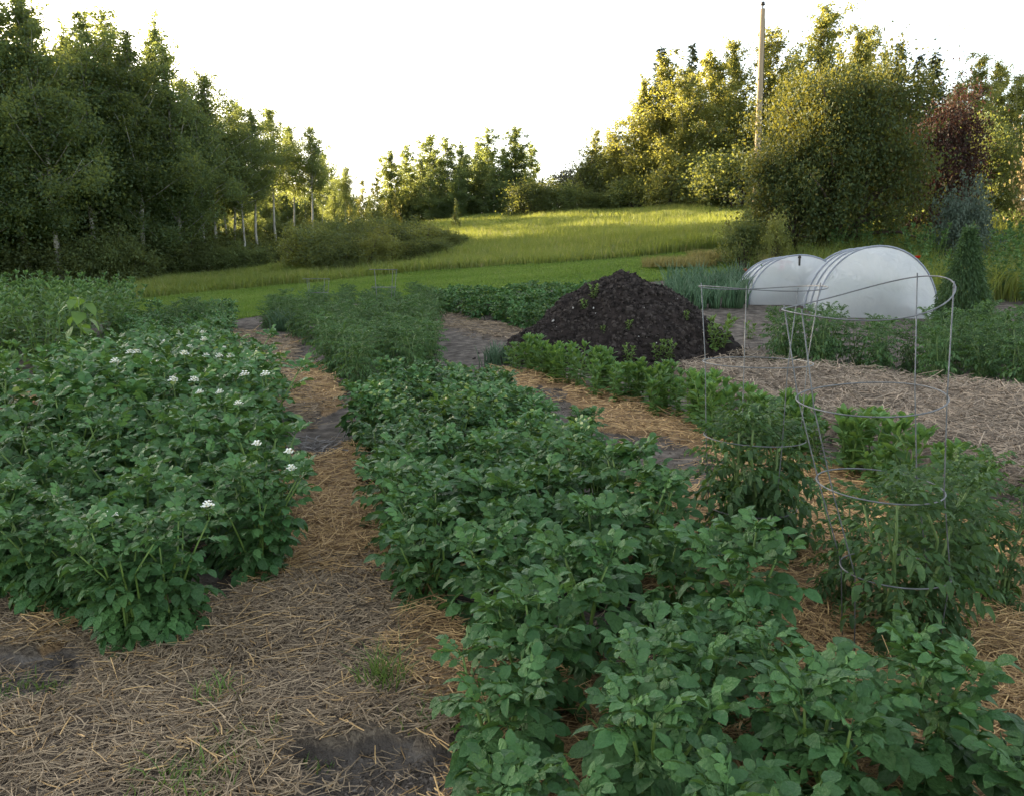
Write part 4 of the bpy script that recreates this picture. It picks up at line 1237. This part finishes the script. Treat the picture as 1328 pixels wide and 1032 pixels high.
# weeds on and around the pile
WEED = PlantKind('weed', 'weed', BEAN_LEAF, M_WEED, M_STEM, [plant_plan(pr(700 + k), 5, .26, .14, 9, .085, 3, 0, 60, .15, 5, .8) for k in range(3)], (.004, .002))
for px, py, s, lb in [(770, 388, .9, 'weed near the top left of the soil pile'), (757, 402, .7, 'small weed on the left flank of the soil pile'), (815, 428, .6, 'lone small weed midway up the soil pile'), (782, 432, .5, 'tiny weed on the left middle of the soil pile'),
                      (815, 470, 1.1, 'weed at the front foot of the soil pile, left one'), (852, 468, 1.0, 'weed at the front foot of the soil pile, middle one'), (868, 468, 1.2, 'weed at the front foot of the soil pile, right one'),
                      (890, 415, .6, 'weed on the right flank of the soil pile'), (935, 450, 1.9, 'tall bushy weed at the right foot of the soil pile'), (925, 455, 1.5, 'weed left beside the tall bushy weed'), (972, 440, 1.3, 'weed at the far right end of the soil pile')]:
    d = ray(px, py); tt = 6.
    while tt < 40:
        q = np.array([0, 0, EYE]) + d * tt
        if q[2] < max(float(base_z(q[0], q[1])), pile_z0 + float(pile_h(np.array([q[0] - cx]), np.array([q[1] - cy]))[0]) + float(base_z(q[0], q[1]) - base_z(cx, cy))):
            break
        tt *= 1.002
    WEED.place(q[0], q[1], lb, None, False, s * .8, z=q[2] - .01)

# ------------------------------------------------------------------ tomato cages
def cage(px, depth, rings, legs_az, label, gauge=.0035, base_r=.15):
    c0 = at(px, 516, depth)
    gzc = gz(c0[0], depth)
    t = thing('tomato_cage', (c0[0], depth, gzc), label, 'tomato cage')
    R_ = []
    for (rx, ry, rad, tilt, wob) in rings:
        c = at(rx, ry, depth) - np.array([c0[0], depth, gzc])
        R_.append((c, rad, tilt, wob))
        link('ring', Geo().add(*ring_tube(c, rad, gauge * 1.15, tilt, 44, 6, wob, 1.2)).mesh('ring', M_WIRE), t)
    for a in legs_az:
        P = []
        for c, rad, tilt, wob in R_:
            x, y = math.cos(a) * (rad - gauge * 2), math.sin(a) * (rad - gauge * 2)
            P.append(c + np.array([x, y, x * tilt[0] + y * tilt[1] + wob * math.sin(2 * a + 1.2)]))
        P[0] = P[0] + np.array([0, 0, .015])
        lb_ = R_[-1][0]
        P.append(np.array([lb_[0] + math.cos(a) * base_r, lb_[1] + math.sin(a) * base_r, -.12]))
        link('upright', Geo().add(*tube(P, gauge, 6)).mesh('upright', M_WIRE), t)
    return t
cage(1145, 2.8, [(1122, 390, .272, (.21, .10), .022), (1128, 516, .245, (.09, .08), .004), (1140, 629, .212, (-.02, .05), 0), (1160, 738, .185, (0, 0), 0)],
     [R(28), R(-22), R(200), R(155)], 'bare galvanised wire tomato cage standing nearest, its top ring bent and tilted', .0023)
cage(982, 3.78, [(988, 374, .288, (.0, .0), .01), (982, 470, .25, (0, .0), 0), (978, 566, .235, (-.02, 0), 0), (974, 655, .21, (0, 0), 0)],
     [R(180), R(88), R(-75), R(5)], 'bare galvanised wire tomato cage standing farther back', .0023)
for px, py, dep, lb in [(497, 350, 17.5, 'faint wire cage far off at the end of the tomato block'), (410, 362, 18.5, 'faintest wire cage far off left of the tomato block')]:
    top = at(px, py, dep); z0 = gz(top[0], dep); hh = top[2] - z0
    t = thing('tomato_cage', (top[0], dep, z0), lb, 'tomato cage')
    for q in (1., .66, .33):
        link('ring', Geo().add(*ring_tube(np.array([0, 0, hh * q]), .3 * (.6 + .4 * q), .005, (0, 0), 26, 5)).mesh('ring', M_WIRE), t)
    for a in (.5, 2.4, 4.2, 5.6):
        link('upright', Geo().add(*tube([[.18 * math.cos(a), .18 * math.sin(a), -.1], [.3 * math.cos(a), .3 * math.sin(a), hh]], .005, 5)).mesh('upright', M_WIRE), t)

# ------------------------------------------------------------------ row cover tunnels
def tunnel(pl, pr_, ytop, depth, length, label, yaw, seed):
    L_ = at(pl, 418, depth); R2 = at(pr_, 418, depth)
    xc = (L_[0] + R2[0]) / 2; wd = R2[0] - L_[0]
    z0 = float(base_z(xc, depth)); hh = at((pl + pr_) / 2, ytop, depth)[2] - z0
    t = thing('row_cover_tunnel', (xc, depth, z0), label, 'garden tunnel', None, yaw)
    r = pr(seed)
    def arch(y, k, sag=0):
        th = np.linspace(0, np.pi, k)
        x = -np.cos(th) * wd / 2; z = np.sin(th) ** .92 * hh
        return np.stack([x * (1 - sag), np.full(k, y), z * (1 - sag)], 1)
    for y in np.linspace(0, length, 4):
        link('hoop', Geo().add(*tube(arch(y, 25, -.03), .02, 6)).mesh('hoop', M_PIPE), t)
    # cover: skin over the hoops, and gathered end
    ny, k = 25, 33
    V = []
    for y in np.linspace(-.02, length, ny):
        s = .03 * abs(math.sin(y / length * 3 * math.pi))
        a = arch(y, k, s - .012)
        a += r.normal(size=a.shape) * .004
        V.append(a)
    V = np.vstack(V)
    i = np.arange(k - 1)[None, :] + (np.arange(ny - 1) * k)[:, None]
    Q = np.stack([i, i + 1, i + k + 1, i + k], -1).reshape(-1, 4)
    link('cover', mk_mesh('cover', V, Q, M_FABRIC), t)
    for y0, nm in ((-.02, -1), (length + .01, 1)):
        a = arch(y0, k, -.012)
        bot = np.stack([np.linspace(a[-1, 0], a[0, 0], 12)[1:-1], np.full(10, y0), np.zeros(10)], 1)
        a = np.vstack([a, bot]); m_ = len(a)
        V = [a]; T = []
        c = np.array([wd * .02, y0 + nm * .07, hh * .40])
        for f in (.75, .5, .25):
            b = c + (a - c) * f
            b[:, 1] += nm * (.03 * (1 - f) + .035 * np.sin(np.linspace(0, 25.2, m_)) * f * (1.1 - f) * 2 + .012 * np.sin(np.linspace(0, 61, m_)) * f)
            V.append(b)
        V.append(c[None]); V = np.vstack(V)
        for m in range(3):
            for q in range(m_):
                q2 = (q + 1) % m_
                T += [[m * m_ + q, m * m_ + q2, m * m_ + m_ + q2], [m * m_ + q, m * m_ + m_ + q2, m * m_ + m_ + q]]
        for q in range(m_):
            T.append([3 * m_ + q, 3 * m_ + (q + 1) % m_, 4 * m_])
        link('end_panel', mk_mesh('end_panel', V, np.array(T), M_FABRIC), t)
    g = Geo(); g.add(*box([-.05, -.06, hh - .20], [-.01, -.03, hh + .02])); g.add(*box([-.06, -.065, hh - .04], [.0, -.02, hh]))
    if seed == 2:
        link('clip', g.mesh('clip', M_DARKMETAL), t)
    return t, xc, wd, length
for pl, pr_, yt, dp, lb, sd in [(1062, 1208, 322, 16.2, 'right-hand white fabric row tunnel, nearer and taller', 1), (974, 1094, 333, 17.9, 'left-hand white fabric row tunnel, half behind the other', 2)]:
    t, xc, wd, ln = tunnel(pl, pr_, yt, dp, 1.6 if sd == 1 else 2.4, lb, R(-8), sd)
    rr = pr(800 + sd)
    for k in range(12):
        y = dp + .42 + (k // 5) * .38; x = xc + (-.24 + .12 * (k % 5)) * wd + .14 * (y - dp)
        BUSHY.place(x, y, 'leafy crop plant seen dimly through the %s tunnel fabric' % ('right-hand' if sd == 1 else 'left-hand'), 'crops in the tunnels ' + str(sd), False, rng.uniform(.62, .74), z=float(base_z(x, y)))

# ------------------------------------------------------------------ things behind the tunnels
# conical feathery plant
p = hit(1250, 395)
dp = 14.5
q0 = at(1250, 392, dp); z0 = float(base_z(q0[0], dp)); hh = at(1250, 295, dp)[2] - z0
t = thing('asparagus_plant', (q0[0], dp, z0), 'tall dark green feathery cone-shaped plant right of the tunnels', 'plant')
r = pr(820); n = 15000
q = r.uniform(0, 1, n) ** 1.5; a = r.uniform(0, 6.28, n)
rad = (.03 + .42 * np.minimum(1, (1 - q) * 1.6) * (.8 + .25 * vnoise(a * 1.2, q * 6, 3))) * r.uniform(.2, 1, n) ** .5
pos = np.stack([np.cos(a) * rad, np.sin(a) * rad, q * hh], 1)
X = np.stack([np.cos(a) * .5, np.sin(a) * .5, -.7 + r.normal(size=n) * .5], 1) + r.normal(size=(n, 3)) * .25
V0 = np.array([[0, 0, 0], [.5, -.09, 0], [1, 0, -.05], [.5, .09, 0]]); T0 = np.array([[0, 1, 2], [0, 2, 3]])
V, T = scatter(V0, T0, pos, frames(X, rand_dirs(n, r)), .11 * r.uniform(.5, 1.3, n))
f = link('foliage', mk_mesh('foliage', V, T, M_FERN, False), t); f['kind'] = 'stuff'
g = Geo()
for k in range(5):
    g.add(*tube([[.05 * math.cos(k), .05 * math.sin(k), -.05], [.08 * math.cos(k), .08 * math.sin(k), hh * .5], [.02 * math.cos(k), .02 * math.sin(k), hh * .95]], [.012, .008, .003], 5))
link('stem', g.mesh('stem', M_DKSTEM), t)
# poppies
def poppy(px, py, dep, lb):
    q = at(px, py, dep); z0 = float(base_z(q[0], dep)); hh = max(q[2] - z0, .3)
    t = thing('poppy', (q[0], dep, z0), lb, 'poppy')
    link('stem', Geo().add(*tube([[0, 0, -.02], [.02, 0, hh * .5], [0, 0, hh - .03]], .006, 5)).mesh('stem', M_STEM), t)
    for k in range(4):
        V, T = leaflet(.085, .11, -.5, .2, r=pr(k), wave=.05)
        V = V @ eul(k * 1.57, -.35, 0).T + np.array([0, 0, hh - .03])
        link('petal', mk_mesh('petal', V, T, M_RED), t)
for px, py, dp, lb in [(1190, 334, 20.5, 'red poppy right of the tunnels'), (1013, 341, 18.5, 'red poppy left of the tunnels, top left of the cluster'), (1022, 341, 18.6, 'red poppy left of the tunnels, top right of the cluster'),
                       (1014, 347, 18.4, 'red poppy in the middle of the cluster left of the tunnels'), (1013, 351, 18.3, 'red poppy lowest of the cluster left of the tunnels'), (967, 353, 21.5, 'lone red poppy above the garlic')]:
    poppy(px, py, dp, lb)
# clumps of ornamental and dry grass
def tuft(px, py, h, rad, n, mat, lb, cat='grass', name='grass_clump', wd=.012, dep=None, bend=.6, grp=None):
    p = hit(px, py); r = pr(int(px * 7 + py))
    a = r.uniform(0, 6.28, n); rd = r.uniform(0, 1, n) ** .7 * rad
    P = np.stack([np.cos(a) * rd, np.sin(a) * rd, np.full(n, -.01)], 1)
    me = blades(name, P, r.uniform(.45, 1.1, n) * h, r.uniform(.6, 1.2, n) * wd, mat, r, bend, True)
    o = link(name, me, label=lb, category=cat, group=grp)
    o.location = (p[0], p[1], gz(p[0], p[1]))
    return o
tuft(1005, 362, .62, .35, 900, M_DRYGRASS, 'ornamental grass clump behind the left tunnel')
tuft(880, 347, .35, 1.1, 2500, M_DRYGRASS, 'patch of brownish dry grass at the lawn edge below the bush', wd=.02)
tuft(925, 340, .4, .8, 1800, M_DRYGRASS, 'brownish grass patch beside the small dark shrub', wd=.02)
for px, py, h, rad, n, lb in [(497, 905, .16, .09, 90, 'green grass weed tuft on the straw near the centre bottom'), (285, 925, .09, .08, 45, 'sparse grass sprout on the straw at lower left'), (240, 1030, .07, .16, 160, 'low green weed mat at the bottom edge'),
                              (20, 925, .05, .20, 220, 'low grass mat on grey soil at the left edge'), (10, 895, .04, .12, 110, 'small grass mat above the left edge mat'), (325, 985, .06, .1, 60, 'thin grass sprouts near the bottom edge'),
                              (550, 950, .06, .1, 60, 'small weeds beside the bare mud patch'), (415, 985, .05, .07, 40, 'tiny weed left of the bare mud patch'), (455, 580, .1, .06, 30, 'tiny grass by the path stump'), (1060, 455, .2, .2, 120, 'grass at the edge of the grey straw'),
                              (875, 625, .12, .08, 60, 'grass weed on dark soil beside the far cage')]:
    tuft(px, py, h, rad, n, M_WEED, lb, 'weed', 'grass_tuft', .006, bend=.9)
# leafy rank plants on the right slope
for i, (px, py, s) in enumerate([(1085, 345, 1.1), (1110, 340, 1.2), (1150, 338, 1.1), (1180, 352, 1.2), (1210, 360, 1.3), (1225, 348, 1.2), (1300, 372, 1.3), (1320, 362, 1.3), (1345, 380, 1.3), (1295, 388, 1.1), (1330, 395, 1.1), (1215, 385, 1.0), (1190, 370, 1.0), (1130, 350, 1.0), (1315, 340, 1.2), (1285, 350, 1.1)]):
    p = hit(px, py)
    BUSHY.place(p[0], p[1], 'rank leafy plant on the weedy right slope', 'leafy plants on the right slope', False, s)

# stakes
def stake(px, py, topy, r_, lb, lean=.02):
    p = hit(px, py); h = at(px, topy, p[1])[2] - p[2]
    t = link('wooden_stake', Geo().add(*tube([[0, 0, -.1], [lean * .5, 0, h * .5], [lean, 0, h - .02], [lean, 0, h]], [r_, r_, r_, r_ * .6], 6)).mesh('wooden_stake', M_WOOD), label=lb, category='stake')
    t.location = (p[0], p[1], gz(p[0], p[1]))
stake(563, 447, 427, .022, 'short wooden stake by the path beside the tomato block')
stake(1241, 432, 385, .02, 'pale wooden stake leaning before the cone-shaped plant', -.12)
# dry twig heap in the path
p = hit(405, 595)
t = thing('twig_heap', (p[0], p[1], gz(p[0], p[1])), 'heap of dry grey twigs in the path beside the left patch', 'twigs')
r = pr(830)
for k in range(46):
    a = r.uniform(0, 6.28); L = r.uniform(.12, .42); c = r.normal(size=2) * [.13, .16]; zc = .02 + .14 * r.uniform() * math.exp(-(c ** 2).sum() * 12)
    e = r.normal() * .35
    tt = np.linspace(-.5, .5, 5)
    P = np.stack([c[0] + math.cos(a) * L * tt, c[1] + math.sin(a) * L * tt, np.maximum(.005, zc + math.sin(e) * L * tt)], 1) + r.normal(size=(5, 3)) * .012
    link('twig', Geo().add(*tube(P, np.linspace(.005, .0022, 5) * r.uniform(.7, 1.4), 5)).mesh('twig', M_TWIG), t)
